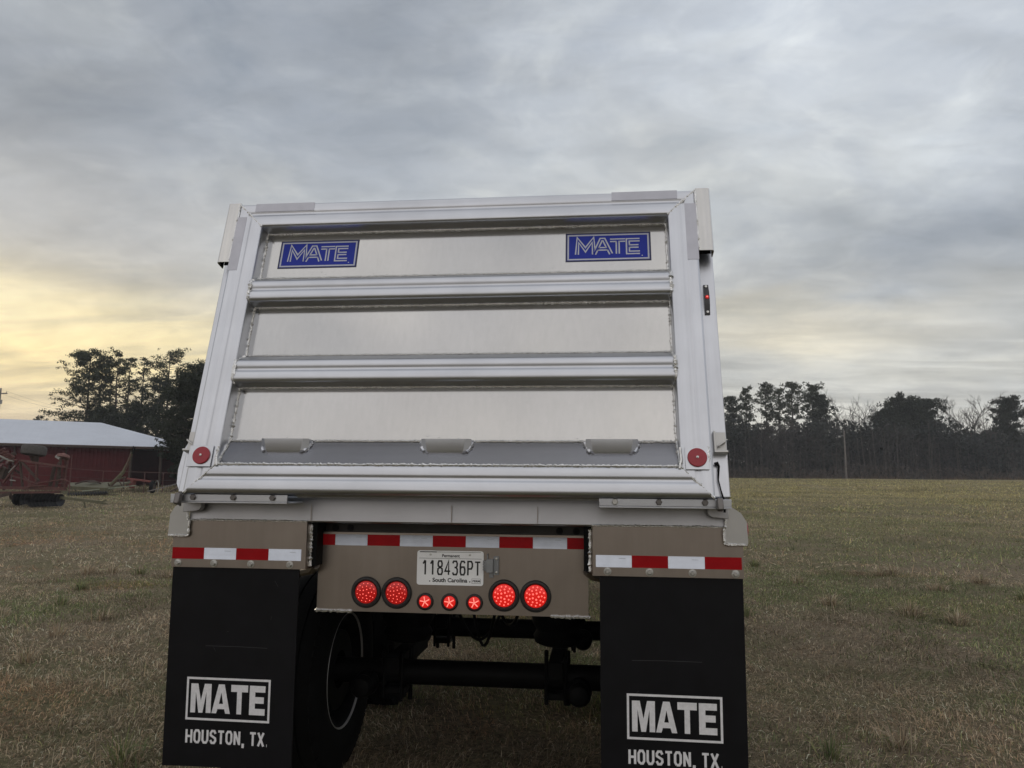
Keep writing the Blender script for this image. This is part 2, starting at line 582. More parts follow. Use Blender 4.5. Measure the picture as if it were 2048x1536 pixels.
def green_amount(x, y):
    """0 straw, 1 green: patches in the turf."""
    n = .5 * vnoise(x * .35 + 9, y * .30 + 4) + .3 * vnoise(x * .95 + 31, y * .8 + 7) + .2 * vnoise(x * 2.7, y * 2.5)
    bias = np.where(x > 1.2, .05 + .07 * np.clip((6 - y) / 4, 0, 1), -.10)
    far = np.clip((y - 8) / 25, 0, 1) * np.where(x > 0, .07, .0)
    return np.clip((n + bias + far - .47) / .14, 0, 1)


# BUILD-GROUND
def build_ground():
    xs = np.concatenate([np.linspace(-300, -90, 15), np.linspace(-80, 110, 130), np.linspace(120, 300, 13)])
    ys = np.concatenate([np.linspace(-260, -40, 12), np.linspace(-30, 135, 140), np.linspace(145, 320, 12)])
    X, Y = np.meshgrid(xs, ys)
    Z = ground_h(X, Y)
    nx, ny = len(xs), len(ys)
    V = np.stack([X, Y, Z], -1).reshape(-1, 3)
    i = np.arange(nx * ny).reshape(ny, nx)
    F = np.stack([i[:-1, :-1], i[:-1, 1:], i[1:, 1:], i[1:, :-1]], -1).reshape(-1, 4)
    me = bpy.data.meshes.new('field')
    me.from_pydata(V.tolist(), [], F.tolist())
    me.polygons.foreach_set('use_smooth', [True] * len(me.polygons))
    m = bpy.data.materials.new('field_turf')
    m.use_nodes = True
    t = NT(m.node_tree)
    p = t.n['Principled BSDF']
    co = t.new('ShaderNodeTexCoord').outputs['Object']
    n1 = t.noise(co, .30, 4, .6); n2 = t.noise(co, 1.6, 5, .65); n3 = t.noise(co, 28, 5, .7)
    g = t.math('ADD', t.math('MULTIPLY', n1, .55), t.math('MULTIPLY', n2, .45))
    g = t.ramp(g, [(.44, 0.0), (.56, 1.0)])
    straw = t.mix(n2, (.200, .158, .106), (.285, .232, .160))
    c = t.mix(t.math('MULTIPLY', g, .7), straw, (.135, .140, .066))
    soil = t.ramp(t.noise(t.mapping(co, (1, 1, 1), (5, 2, 0)), .55, 3, .5), [(.66, 0.0), (.74, 1.0)])
    c = t.mix(t.math('MULTIPLY', soil, .5), c, (.24, .120, .070))
    # yellower turf up the slope
    sp = t.new('ShaderNodeSeparateXYZ'); t.put(sp.inputs[0], co)
    fy = t.ramp(t.math('DIVIDE', sp.outputs[1], 120.0), [(.10, 0.0), (.40, .75)])
    fx = t.ramp(t.math('MULTIPLY_ADD', sp.outputs[0], .02, .5), [(.42, .35), (.55, 1.0)])
    n4 = t.noise(t.mapping(co, (.05, .22, 1), (3, 8, 0)), 1.0, 6, .65)
    yel = t.mix(t.ramp(n4, [(.36, 0.0), (.64, 1.0)]), (.215, .190, .095), (.42, .35, .185))
    yel = t.mix(t.math('MULTIPLY', t.ramp(n2, [(.4, 0.0), (.7, 1.0)]), .35), yel, (.20, .145, .085))
    c = t.mix(t.math('MULTIPLY', fy, fx), c, yel)
    k = t.ramp(n3, [(.30, .22), (.70, 1.30)])
    c = t.mix(1.0, c, k, 'MULTIPLY')
    t.put(p.inputs['Base Color'], c)
    p.inputs['Roughness'].default_value = .95
    p.inputs['Specular IOR Level'].default_value = .1
    b = t.new('ShaderNodeBump')
    b.inputs['Strength'].default_value = .7; b.inputs['Distance'].default_value = .05
    t.put(b.inputs['Height'], n3); t.l.new(b.outputs[0], p.inputs['Normal'])
    me.materials.append(m)
    o = bpy.data.objects.new('field', me)
    COL.objects.link(o)
    tag(o, 'wide mown field of straw and green turf rising to a crest', kind='structure')


def grass_mesh(name, P, L, Wd, az, lean, col, label, seg=2):
    """Bent tapering blades. P (n,3) roots; L length; az heading; lean 0..1.5 rad."""
    n = len(P)
    hd = np.stack([np.cos(az), np.sin(az), np.zeros(n)], 1)
    sd_ = np.stack([-np.sin(az), np.cos(az), np.zeros(n)], 1)
    # rotate the blade's flat side a little at random
    tw = nr.uniform(-.9, .9, n)
    sd_ = sd_ * np.cos(tw)[:, None] + np.cross(hd, sd_) * np.sin(tw)[:, None]
    up = np.array([0, 0, 1.0])
    d1 = hd * np.sin(lean * .6)[:, None] + up * np.cos(lean * .6)[:, None]
    d2 = hd * np.sin(np.minimum(lean * 1.5, 1.75))[:, None] + up * np.cos(np.minimum(lean * 1.5, 1.75))[:, None]
    w = Wd[:, None] * .5
    if seg == 2:
        mid = P + d1 * (L * .5)[:, None]
        tip = mid + d2 * (L * .5)[:, None]
        V = np.stack([P - sd_ * w, P + sd_ * w, mid + sd_ * w * .8, mid - sd_ * w * .8, tip], 1).reshape(-1, 3)
        b = np.arange(n)[:, None] * 5
        lv = np.concatenate([b + np.array([[0, 1, 2, 3]]), b + np.array([[3, 2, 4]])], 1).ravel()
        ls = (np.arange(n)[:, None] * 7 + np.array([[0, 4]])).ravel()
        lt = np.tile([4, 3], n)
        k = 5
    else:
        tip = P + (d1 * .5 + d2 * .5) * L[:, None]
        V = np.stack([P - sd_ * w, P + sd_ * w, tip], 1).reshape(-1, 3)
        lv = np.arange(n * 3); ls = np.arange(n) * 3; lt = np.full(n, 3); k = 3
    return V, lv, ls, lt, np.repeat(col, k, 0)


def raw_mesh(name, V, lv, ls, lt, mats, attr=None, color=None):
    me = bpy.data.meshes.new(name)
    me.vertices.add(len(V)); me.vertices.foreach_set('co', V.astype(np.float32).ravel())
    me.loops.add(len(lv)); me.loops.foreach_set('vertex_index', lv.astype(np.int32))
    me.polygons.add(len(ls)); me.polygons.foreach_set('loop_start', ls.astype(np.int32))
    me.polygons.foreach_set('loop_total', lt.astype(np.int32))
    for m in mats: me.materials.append(m)
    if attr is not None:
        a = me.attributes.new('tone', 'FLOAT', 'POINT'); a.data.foreach_set('value', attr.astype(np.float32))
    if color is not None:
        a = me.attributes.new('tint', 'FLOAT_COLOR', 'POINT')
        a.data.foreach_set('color', np.concatenate([color, np.ones((len(color), 1))], 1).astype(np.float32).ravel())
    me.update(calc_edges=True)
    return me


def build_grass():
    m = bpy.data.materials.new('grass_blades')
    m.use_nodes = True
    t = NT(m.node_tree)
    p = t.n['Principled BSDF']
    a = t.new('ShaderNodeAttribute', attribute_name='tint')
    t.put(p.inputs['Base Color'], a.outputs['Color'])
    p.inputs['Roughness'].default_value = .7
    p.inputs['Specular IOR Level'].default_value = .2
    tl = t.new('ShaderNodeBsdfTranslucent')          # thin dry blades let light through
    t.put(tl.inputs['Color'], a.outputs['Color'])
    mx = t.new('ShaderNodeMixShader'); mx.inputs[0].default_value = .35
    t.l.new(p.outputs[0], mx.inputs[1]); t.l.new(tl.outputs[0], mx.inputs[2])
    t.l.new(mx.outputs[0], t.n['Material Output'].inputs[0])
    straw = np.array([[.45, .375, .270], [.34, .272, .192], [.55, .475, .36], [.25, .195, .140], [.40, .30, .20]])
    green = np.array([[.190, .225, .100], [.150, .190, .092], [.275, .285, .130]])
    yell = np.array([[.42, .36, .165], [.32, .28, .125], [.50, .43, .215]])
    parts = []
    #        r0  r1  density  length     width          seg
    for r0, r1, dens, Ls, ws, seg in [(3.2, 7.5, 4600, (.020, .072), (.0026, .0054), 2), (7.5, 15, 1800, (.026, .080), (.0042, .0082), 2),
                                      (15, 34, 230, (.05, .13), (.010, .018), 1), (34, 70, 70, (.07, .17), (.02, .036), 1), (70, 128, 24, (.09, .24), (.035, .065), 1)]:
        area = (r1 ** 2 - r0 ** 2) / 2 * 1.52
        n = int(area * dens)
        r = np.sqrt(nr.uniform(r0 ** 2, r1 ** 2, n))
        th = nr.uniform(-.84, .68, n)
        x = CAM[0] + r * np.sin(th); y = CAM[1] + r * np.cos(th)
        # tufty: keep more where the clump noise is high
        cl = .5 * vnoise(x * 3.1, y * 3.1) + .5 * vnoise(x * 7.7 + 3, y * 7.7 + 8) if r0 < 30 else vnoise(x * .5, y * .33)
        keep = nr.random(n) < np.clip(.35 + 1.1 * (cl - .2), .2, 1)
        x, y, cl, r = x[keep], y[keep], cl[keep], r[keep]
        n = len(x)
        z = ground_h(x, y)
        g = green_amount(x, y)
        isg = nr.random(n) < g * .78 + .05
        c = straw[nr.integers(0, len(straw), n)]
        c[isg] = green[nr.integers(0, len(green), isg.sum())]
        far = np.clip((y - 10) / 40, 0, 1) * np.clip((x + 8) / 10, .35, 1)
        isy = nr.random(n) < far * .8
        c[isy] = yell[nr.integers(0, len(yell), isy.sum())]
        # bare reddish patches, and darker ones at random
        dk = vnoise(x * .8 + 77, y * .8 + 13)
        c = c * (1 - .32 * np.clip((dk - .58) / .15, 0, 1))[:, None]
        rd = np.clip((vnoise(x * .62 + 21, y * .55 + 3) - .64) / .10, 0, 1)[:, None]
        rd = rd * np.where(x < 0, .75, .22)[:, None] * np.clip((26 - y) / 12, 0, 1)[:, None]
        c = c * (1 - rd) + c * np.array([[1.06, .80, .66]]) * rd
        c = np.minimum(c * 1.10 * np.clip(np.exp(nr.normal(-.08, .50, (n, 1))), .22, 1.75), .85)
        L = nr.uniform(*Ls, n) * (.65 + .8 * cl) * np.where(isg, .95, 1)
        tall = nr.random(n) < .010
        L[tall] *= 2.1
        head = vnoise(x * 1.3 + 5, y * 1.3) * 2 * np.pi * 1.5 + nr.normal(0, 1.3, n)
        lean = np.clip(nr.normal(1.12, .36, n), .05, 1.5)
        lean[isg] *= .8
        lean[tall] = nr.uniform(.05, .7, tall.sum())
        parts.append(grass_mesh('g', np.stack([x, y, z - .004], 1), L, nr.uniform(*ws, n), head, lean, c, '', seg))
    # big dry tussocks
    for k in range(64):
        r = math.sqrt(nr.uniform(4.6 ** 2, 15 ** 2)); th = nr.uniform(-.8, .66)
        cx, cy = CAM[0] + r * math.sin(th), CAM[1] + r * math.cos(th)
        if abs(cx) < 1.3 and cy > -.2: continue
        n = int(nr.uniform(60, 210))
        a = nr.uniform(0, 2 * np.pi, n); q = np.abs(nr.normal(0, nr.uniform(.04, .12), n))
        x = cx + q * np.cos(a); y = cy + q * np.sin(a)
        gm = (nr.random(n) < (.72 if k % 4 == 0 else .10))[:, None]
        cc = np.where(gm, green[nr.integers(0, 3, n)], straw[nr.integers(0, 5, n)])
        parts.append(grass_mesh('g', np.stack([x, y, ground_h(x, y)], 1), nr.uniform(.09, .23, n), nr.uniform(.003, .006, n) * (1 + r / 14), a + nr.normal(0, .5, n),
                                np.clip(nr.normal(.72, .35, n), .05, 1.4), cc * nr.uniform(.6, 1.4, (n, 1)), '', 2))
    V, lv, ls, lt, C = [], [], [], [], []
    vo = lo = 0
    for v, a_, b_, c_, d_ in parts:
        V.append(v); lv.append(a_ + vo); ls.append(b_ + lo); lt.append(c_); C.append(d_)
        vo += len(v); lo += len(a_)
    me = raw_mesh('grass', np.concatenate(V), np.concatenate(lv), np.concatenate(ls), np.concatenate(lt), [m], color=np.concatenate(C))
    o = bpy.data.objects.new('grass', me)
    COL.objects.link(o)
    tag(o, 'dry winter grass, straw blades with green patches', kind='stuff')


build_ground()
build_grass()

# ------------------------------------------------------------------ trailer
TR = thing('dump_trailer', 'silver aluminium dump trailer parked in the field, seen from behind', 'trailer')
GB = Vector((0, -.199, 1.5106))
GV = Vector((0, .2526, .9676))
GN = Vector((0, -.9676, .2526))


def G(X, v, n=0.0):
    return GB + Vector((X, 0, 0)) + GV * v + GN * n


def weld(mb, pts, r=.006, jit=.35, step=.008, m=0):
    """A rippled bead of weld along a polyline."""
    P = [Vector(p) for p in pts]
    out, rs = [], []
    for a, b in zip(P[:-1], P[1:]):
        k = max(2, int((b - a).length / step))
        for i in range(k):
            out.append(a.lerp(b, i / k) + Vector((rnd.uniform(-1, 1), rnd.uniform(-1, 1), rnd.uniform(-1, 1))) * r * .22)
            rs.append(r * (1 + rnd.uniform(-jit, jit)) * (1.18 if i % 2 else .82))
    out.append(P[-1]); rs.append(r)
    mb.tube(out, rs, 6, m)


def build_tailgate():
    mb = MB()
    mb.box(-1.12, 1.12, .01, 1.486, -.10, -.08, 0, G)
    gate = mb.build('tailgate', M_sheet, TR, bevel=0)
    hw, w = 1.131, .133
    prof = [(0, -.10), (0, -.016), (.003, -.006), (.010, -.0005), (.020, 0), (.044, 0), (.049, -.0012), (.054, -.0042), (.058, -.0055), (.064, -.0055), (.069, -.0040),
            (.074, -.0012), (.080, 0), (.116, 0), (.124, -.001), (.130, -.006), (.133, -.016), (.133, -.0799)]
    prof_b = [(.027, -.10), (.006, -.026), (.006, -.016), (.009, -.007), (.016, -.0015), (.026, 0), (.054, 0), (.060, -.0012), (.065, -.0042), (.069, -.0055), (.076, -.0055), (.080, -.0040),
              (.085, -.0012), (.092, 0), (.118, 0), (.126, -.002), (.133, -.008), (.133, -.0799)]
    H = 1.4965
    for nm, T0, T1, mm, pf in [('frame_rail', lambda a, n: G(-(hw - a), a, n), lambda a, n: G(hw - a, a, n), M_extr, prof_b),
                               ('frame_rail', lambda a, n: G(-(hw - a), H - a, n), lambda a, n: G(hw - a, H - a, n), M_extr, prof),
                               ('frame_rail', lambda a, n: G(-(hw - a), a, n), lambda a, n: G(-(hw - a), H - a, n), M_extrv, prof),
                               ('frame_rail', lambda a, n: G(hw - a, a, n), lambda a, n: G(hw - a, H - a, n), M_extrv, prof)]:
        b = MB(); b.prism(pf, T0, T1); b.build(nm, mm, gate)
    # two hat-section cross rails
    hat = [(0, -.0799), (0, -.022), (.002, -.013), (.007, -.006), (.014, -.0015), (.024, 0), (.044, 0), (.049, -.0012), (.054, -.0045), (.058, -.0062), (.064, -.0062), (.069, -.0045), (.075, -.0012), (.082, 0),
           (.098, 0), (.106, -.003), (.112, -.010), (.160, -.0799)]
    for v0 in (.943, .523):
        b = MB(); b.prism(hat, lambda a, n: G(-.9975, v0 + a, n), lambda a, n: G(.9975, v0 + a, n)); b.build('cross_rail', M_extr, gate)
    # sloping shelf at the foot of the sheet
    b = MB()
    b.prism([(.1335, -.006), (.1335, -.012), (.258, -.0795), (.262, -.0795)], lambda a, n: G(-.9965, a, n), lambda a, n: G(.9965, a, n))
    b.build('bottom_shelf', mat('aluminium_shelf', (.30, .30, .315), .24, 1, var=(3, .06), streak=((2, 30, 30), .04)), gate)  # base darkened in place of the dark reflection of the rail above
    # three little hat brackets on the shelf
    for xc in (-.718, .008, .722):
        b = MB()
        # top flange, face and tapered cheeks
        V = [G(xc - .112, .2665, -.079), G(xc + .112, .2665, -.079), G(xc + .110, .262, -.040), G(xc - .110, .262, -.040),
             G(xc - .088, .256, -.019), G(xc + .088, .256, -.019), G(xc + .080, .206, -.033), G(xc - .080, .206, -.033),
             G(xc - .112, .214, -.055), G(xc + .112, .214, -.055), G(xc + .070, .196, -.042), G(xc - .070, .196, -.042)]
        b.add(V, [(0, 1, 2, 3), (3, 2, 5, 4), (4, 5, 6, 7), (7, 6, 10, 11), (0, 3, 8), (3, 4, 7, 8), (8, 7, 11), (2, 1, 9), (5, 2, 9, 6), (6, 9, 10)])
        weld(b, [G(xc - .113, .258, -.074), G(xc - .108, .232, -.056), G(xc - .094, .205, -.044)], .008)
        weld(b, [G(xc + .113, .258, -.074), G(xc + .108, .232, -.056), G(xc + .094, .205, -.044)], .008)
        b.build('bracket', M_extr, gate)
    # weld seams of the gate
    b = MB()
    a = .0765
    for v0, v1 in ((.263, .522), (.686, .942), (1.106, 1.3635)):
        for sx in (-1, 1): weld(b, [G(sx * .996, v0, -a), G(sx * .996, v1, -a)], .0065)
    for v in (1.3625, .9425, .5225): weld(b, [G(-.994, v, -a - .001), G(.994, v, -a - .001)], .0055)
    for v in (1.1065, .6865): weld(b, [G(-.994, v, -a - .002), G(.994, v, -a - .002)], .0035)
    weld(b, [G(-.996, .2635, -.077), G(.996, .2635, -.077)], .0052)
    weld(b, [G(-.998, .1335, -.004), G(.998, .1335, -.004)], .0062)
    for sx in (-1, 1):
        weld(b, [G(sx * .999, .1335, -.005), G(sx * .997, .2, -.040), G(sx * .996, .2635, -.077)], .007)
        weld(b, [G(sx * .998, .133, -.003), G(sx * 1.127, .004, -.006)], .0052)
        weld(b, [G(sx * .998, 1.3635, -.003), G(sx * 1.129, 1.4945, -.002)], .0052)
        for v0 in (.943, .523):
            weld(b, [G(sx * .9985, v0, -.03), G(sx * .999, v0 + .012, -.001), G(sx * .9985, v0 + .1, .001), G(sx * .9965, v0 + .16, -.077)], .0085)
        weld(b, [G(sx * 1.132, 1.49, -.004), G(sx * 1.132, 1.175, -.004)], .005)
        weld(b, [G(sx * .995, .125, .003), G(sx * 1.003, .165, .003), G(sx * .999, .212, .003)], .006)
    weld(b, [G(1.113, .155, .003), G(1.113, .215, .003)], .006)
    for k in range(46):
        v = rnd.choice([1.112, .692, .269]) + abs(rnd.gauss(0, .012)); X = rnd.uniform(-.95, .95); q = rnd.uniform(.0012, .0035)
        b.tube([G(X, v, -.0795), G(X, v, -.0795 + q)], [q, q * .4], 5)
    b.build('weld_seams', M_weld, gate)
    # folded corner covers on the upper outer corners, open below
    for sx in (-1, 1):
        b = MB()
        x0, x1, v0, v1, n0, n1, tk = sx * 1.1335, sx * 1.203, 1.168, 1.512, -.012, -.075, .005
        outer = [(x0, n0), (x1 - sx * .014, n0), (x1 - sx * .004, n0 - .004), (x1, n0 - .014), (x1, n1)]
        inner = [(x1 - sx * tk, n1), (x1 - sx * tk, n0 - .016), (x1 - sx * .016, n0 - tk), (x0, n0 - tk)]
        b.prism(outer + inner, lambda p, q: G(p, v0, q), lambda p, q: G(p, v1, q))
        b.box(min(x0, x1 - sx * tk), max(x0, x1 - sx * tk), v1 - .006, v1 - .001, n1, n0 - tk - .0005, 0, G)
        c = b.build('corner_cover', M_sheet, gate)
        b = MB()
        b.box(min(x0, x1 - sx * .006), max(x0, x1 - sx * .006), v0 + .02, v1 - .01, n1 - .004, n1, 0, G)
        b.build('hollow_shade_sheet', M_black, c)  # added black sheet in place of the shade inside the cover
    # strips of grey film left on the extrusions
    for X0, X1, v0, v1 in [(-1.045, -.738, 1.447, 1.4945), (.738, 1.047, 1.447, 1.4945), (-1.13, -1.082, 1.112, 1.418), (1.078, 1.13, 1.112, 1.418)]:
        b = MB()
        b.box(X0, X1, v0, v1, .0005, .0013, 0, G)
        b.build('film_strip', M_tapeplastic, gate)
    # blue name decals on the top panel
    for xc in (-.7135, .7195):
        b = MB()
        T = lambda x, y, h: G(xc + x, 1.2405 + y, -.0795 + h)
        w2, h2 = .2025, .0795
        b.box(-w2, w2, -h2, h2, 0, .0006, 1, T)
        b.box(-w2 + .0065, w2 - .0065, -h2 + .0065, h2 - .0065, .0006, .0009, 0, T)
        k1, k2 = w2 - .0125, h2 - .0125
        stroke(b, [(-k1, -k2), (k1, -k2), (k1, k2), (-k1, k2)], .0075, T, .0012, 2, True)
        # outlined capitals M A T E with drop stroke
        Lt = [([(0, 0), (.06, 1), (.52, .32), (.98, 1), (1.04, 0)], -.148, .078), ([(0, 0), (.42, 1), (.58, 1), (1, 0)], -.066, .080), ([(.18, .36), (.82, .36)], -.066, .080),
              ([(0, .93), (1, .93)], .010, .072), ([(.5, .9), (.5, 0)], .010, .072), ([(1, .93), (.07, .93), (.07, .07), (1, .07)], .090, .060), ([(.07, .5), (.9, .5)], .090, .060)]
        for q, (wd, hh, mm) in enumerate([(.0205, .0013, 2), (.0068, .0016, 0)]):
            for pts, ox, ww in Lt:
                stroke(b, [(ox + p[0] * ww, -.040 + p[1] * .081) for p in pts], wd, T, hh, mm)
        b.disc(.003, 10, lambda x, y, h: T(.160 + x, -.052 + y, h), .0013, 2)
        b.build('name_decal', [M_blue, M_bluedk, M_decgrey], gate, smooth=0, recalc=False)
    # round red reflectors on square plates, low on the side rails
    for xc, rot in ((-1.068, .0), (1.066, .0)):
        b = MB()
        T = lambda x, y, h: G(xc + x, .168 + y, .004 + h)
        b.box(-.0615, .048, -.05, .046, 0, .004, 0, T) if xc < 0 else b.box(-.048, .0475, -.05, .046, 0, .004, 0, T)
        p = b.build('reflector_plate', M_extrv, gate, bevel=.001)
        b = MB()
        b.lathe([(.0395, .0045), (.0395, .009), (.037, .0115), (.0, .0125)], 40, T)
        b.lathe([(.0055, .0126), (.0055, .016), (.0, .018)], 10, T, 1)
        b.build('red_reflector', [M_reflector, M_galv], p)


build_tailgate()


def build_rear():
    # cargo body: side walls, floor and front, leaning with the gate
    b = MB()
    for sx in (-1, 1):
        x0, x1 = sorted((sx * 1.14, sx * 1.185))
        pr = [(-.02, 1.50), (.335, 2.90), (8.4, 2.90), (8.4, 1.42), (.05, 1.42)]
        b.prism(pr, lambda y, z: (x0, y, z), lambda y, z: (x1, y, z))
        for k in range(9):      # upright ribs down the flank
            y = 1.1 + k * .86
            a0, a1 = sorted((sx * 1.186, sx * 1.236))
            b.box(a0, a1, y, y + .07, 1.45, 2.80)
    b.box(-1.139, 1.139, .10, 8.39, 1.43, 1.48)
    b.box(-1.139, 1.139, 8.33, 8.39, 1.481, 2.88)
    body = b.build('cargo_body', M_extr, TR)
    for sx in (-1, 1):
        b = MB()            # top rail along the flank
        x0, x1 = sorted((sx * 1.12, sx * 1.222))
        b.box(x0, x1, .42, 8.42, 2.87, 2.99)
        b.build('top_rail', M_extr, body, bevel=.012)
        b = MB()            # rear post the gate closes against
        x0, x1 = sorted((sx * 1.13, sx * 1.208))
        b.box(x0, x1, .03, 1.47, -.22, -.102, 0, G)
        b.build('rear_post', M_extrv, body, bevel=.004)
        if sx < 0:
          b = MB()            # curved foot of the post
          cc = [(0.02, 0), (.045, .045), (.052, .11), (.045, .20), (.02, .26), (0, .26), (0, -.03), (.012, -.03)]
          b.prism(cc, lambda p, q: G(sx * (1.192 + p), q + .03, -.185), lambda p, q: G(sx * (1.192 + p), q + .03, -.125))
          b.build('post_foot', M_extr, body, bevel=.002)
        b = MB()            # hook that locks the gate
        pts = [(1.150, .168), (1.160, .172), (1.166, .160), (1.160, .10), (1.168, .055), (1.180, .0), (1.176, -.035)]
        b.tube([G(sx * p, q, -.088) for p, q in pts], [.008, .009, .005, .003, .003, .005, .005], 8)
        b.build('latch_rod', M_dark, body)
        b = MB()
        b.box(*sorted((sx * 1.136, sx * 1.160)), -.046, .004, -.030, .002, 0, G)
        b.build('latch_block', M_boltdk, body, bevel=.005)
        b = MB()            # stop bracket on the post
        b.box(*sorted((sx * 1.148, sx * 1.205)), .212, .222, -.100, -.060, 0, G)
        b.box(*sorted((sx * 1.150, sx * 1.160)), .222, .312, -.100, -.075, 0, G)
        b.box(*sorted((sx * 1.161, sx * 1.204)), .224, .312, -.101, -.094, 0, G)
        b.prism([(1.166, .248), (1.200, .272), (1.200, .262), (1.166, .240)], lambda p, q: G(sx * p, q, -.092), lambda p, q: G(sx * p, q, -.07))
        b.build('stop_bracket', M_pale, body, bevel=.002)
        if sx < 0: continue
        b = MB()            # slim marker lamp on the post
        x, v = sx * 1.166, .955
        cvx = [(-.076, 0), (-.076, .006), (-.052, .010), (-.034, .018), (0, .021), (.034, .018), (.052, .010), (.076, .006), (.076, 0)]
        b.prism(cvx, lambda q, n: G(x - .0115, v + q, -.101 + n), lambda q, n: G(x + .0115, v + q, -.101 + n), 0)
        b.lathe([(.0095, .0212), (.0088, .0250), (0, .0262)], 14, lambda a, c, h: G(x + a, v + .004 + c, -.101 + h), 1)
        b.lathe([(.004, .0272), (0, .031)], 8, lambda a, c, h: G(x + a, v + .004 + c, -.101 + h), 2)
        for q in (-.066, .066): b.lathe([(.006, .007), (.006, .012), (0, .013)], 8, lambda a, c, h: G(x + a, v + q + c, -.101 + h), 3)
        b.build('post_marker_lamp', [mat('lamp_housing_grey', (.045, .045, .05), .45), M_lens, M_led, M_galv], body)

    # rear crossmember under the gate
    b = MB()
    pr = [(.0125, 1.515), (0, 1.391), (.003, 1.386), (.010, 1.383), (.16, 1.383), (.16, 1.515)]
    b.prism(pr, lambda y, z: (-1.197, y, z), lambda y, z: (1.197, y, z))
    cm = b.build('rear_crossmember', M_cross, TR)
    for X in (-.62, .02, .40):
        b = MB(); b.box(X, X + .0025, -.0055, -.0035, 1.392, 1.465); b.build('joint_line', M_plate, cm)
    for sx in (-1, 1):
        b = MB()        # angle-iron ledge with three bolts
        x0, x1 = sorted((sx * .666, sx * 1.197))
        b.box(x0, x1, -.168, -.161, 1.476, 1.507)
        b.box(x0, x1, -.168, .02, 1.4685, 1.4755)
        lg = b.build('gate_ledge', M_extr, cm, bevel=.0015)
        for q in (.731, .908, 1.092):
            b = MB()
            T = lambda x, y, h: (sx * q + x, -.1685 - h, 1.494 + y)
            b.lathe([(.0135, 0), (.0135, .007), (.011, .009), (0, .009)], 6, T)
            b.build('ledge_bolt', M_boltdk if (sx < 0 or q > .8) else M_galv, lg)
        b = MB()        # rounded lug below the ledge
        pr = [(1.120, 1.4695), (1.120, 1.447), (1.126, 1.436), (1.138, 1.430), (1.205, 1.424), (1.205, 1.4695)]
        b.prism([(sx * p, q) for p, q in pr], lambda x, z: (x, -.045, z), lambda x, z: (x, -.0095, z))
        b.build('ledge_lug', M_cross, cm, bevel=.002)
        b = MB()        # chamfered corner plate
        pr = [(1.1995, 1.484), (1.215, 1.478), (1.262, 1.448), (1.284, 1.412), (1.288, 1.325), (1.286, 1.319), (1.192, 1.317), (1.192, 1.390), (1.1995, 1.395)]
        b.prism([(sx * p, q) for p, q in pr], lambda x, z: (x, -.012, z), lambda x, z: (x, -.004, z))
        weld(b, [(sx * 1.198, -.013, 1.468), (sx * 1.198, -.013, 1.392), (sx * 1.190, -.013, 1.384), (sx * 1.190, -.013, 1.324), (sx * 1.196, -.013, 1.317), (sx * 1.284, -.013, 1.317)], .0062, m=1)
        b.build('corner_plate', [M_pale, M_weld], cm)
        b = MB()
        T = lambda x, y, h: (sx * (1.286 + h), .045 + x, 1.375 + y)
        b.lathe([(.036, 0), (.036, .004), (.031, .009), (.018, .012), (0, .013)], 24, T)
        b.build('side_marker_lens', M_reflector, cm)
    # dark frame member in the gap
    b = MB()
    b.box(-.632, .632, .165, .30, 1.30, 1.3825)
    for X in (-.561, -.489, .489, .565):
        b.lathe([(.016, 0), (.016, .002), (0, .002)], 16, lambda x, y, h: (X + x, .1645 - h, 1.352 + y), 1)  # black discs stand in for shaded holes
    b.build('inner_crossmember', [mat('frame_grey_dark', (.05, .047, .044), .5, .6, var=(6, .2)), M_black], TR, smooth=35)

    # mudguard panels with their tape and bolts
    for sx in (-1, 1):
        b = MB()
        x0, x1 = .6353, 1.2689
        pr = [(x1, .0), (x0 + .010, 0), (x0 + .003, .003), (x0, .010), (x0, .24), (x0 + .004, .24), (x0 + .004, .012), (x0 + .012, .005), (x1, .005)]
        b.prism([(sx * p, q) for p, q in pr], lambda x, y: (x, y, 1.1765), lambda x, y: (x, y, 1.3885))
        weld(b, [(sx * x0, -.001, 1.3885), (sx * 1.19, -.001, 1.3885)], .0048, m=1)
        pn = b.build('mudguard_panel', [M_plate, M_weld], TR)
        b = MB()
        ts = -1.2674 if sx < 0 else .6518
        for i in range(4):
            red = (i % 2 == 0) if sx < 0 else (i % 2 == 1)
            b.box(ts + .1524 * i, ts + .1524 * (i + 1) - .0006, -.0012, -.0003, 1.2132, 1.2638, 0 if red else 1)
            if not red:
                b.box(ts + .1524 * i + .098, ts + .1524 * i + .126, -.0015, -.0013, 1.250, 1.2512, 2)
        b.build('reflective_tape', [M_red, M_wtape, M_lampgrey], pn, smooth=0)
        for q in ((1.238, 1.066, .891, .709) if sx < 0 else (.701, .878, 1.057, 1.234)):
            b = MB()
            T = lambda x, y, h: (sx * q + x, -.0005 - h, 1.1955 + y)
            b.lathe([(.0165, 0), (.0165, .0025), (.0095, .003)], 20, T)
            b.lathe([(.0105, .0028), (.0105, .009), (.0085, .011), (0, .011)], 6, T)
            b.build('panel_bolt', M_galv, pn)
        # arm that carries the panel
        b = MB()
        b.box(*sorted((sx * .60, sx * .626)), .03, .14, 1.19, 1.388)
        weld(b, [(sx * .629, .028, 1.375), (sx * .627, .03, 1.19)], .009, m=1)
        b.tube([(sx * .612, .06, 1.19), (sx * .64, .09, 1.165), (sx * .70, .12, 1.15)], [.02, .022, .02], 8, 2)
        b.build('panel_arm', [M_dark, M_weld, M_plate], TR)

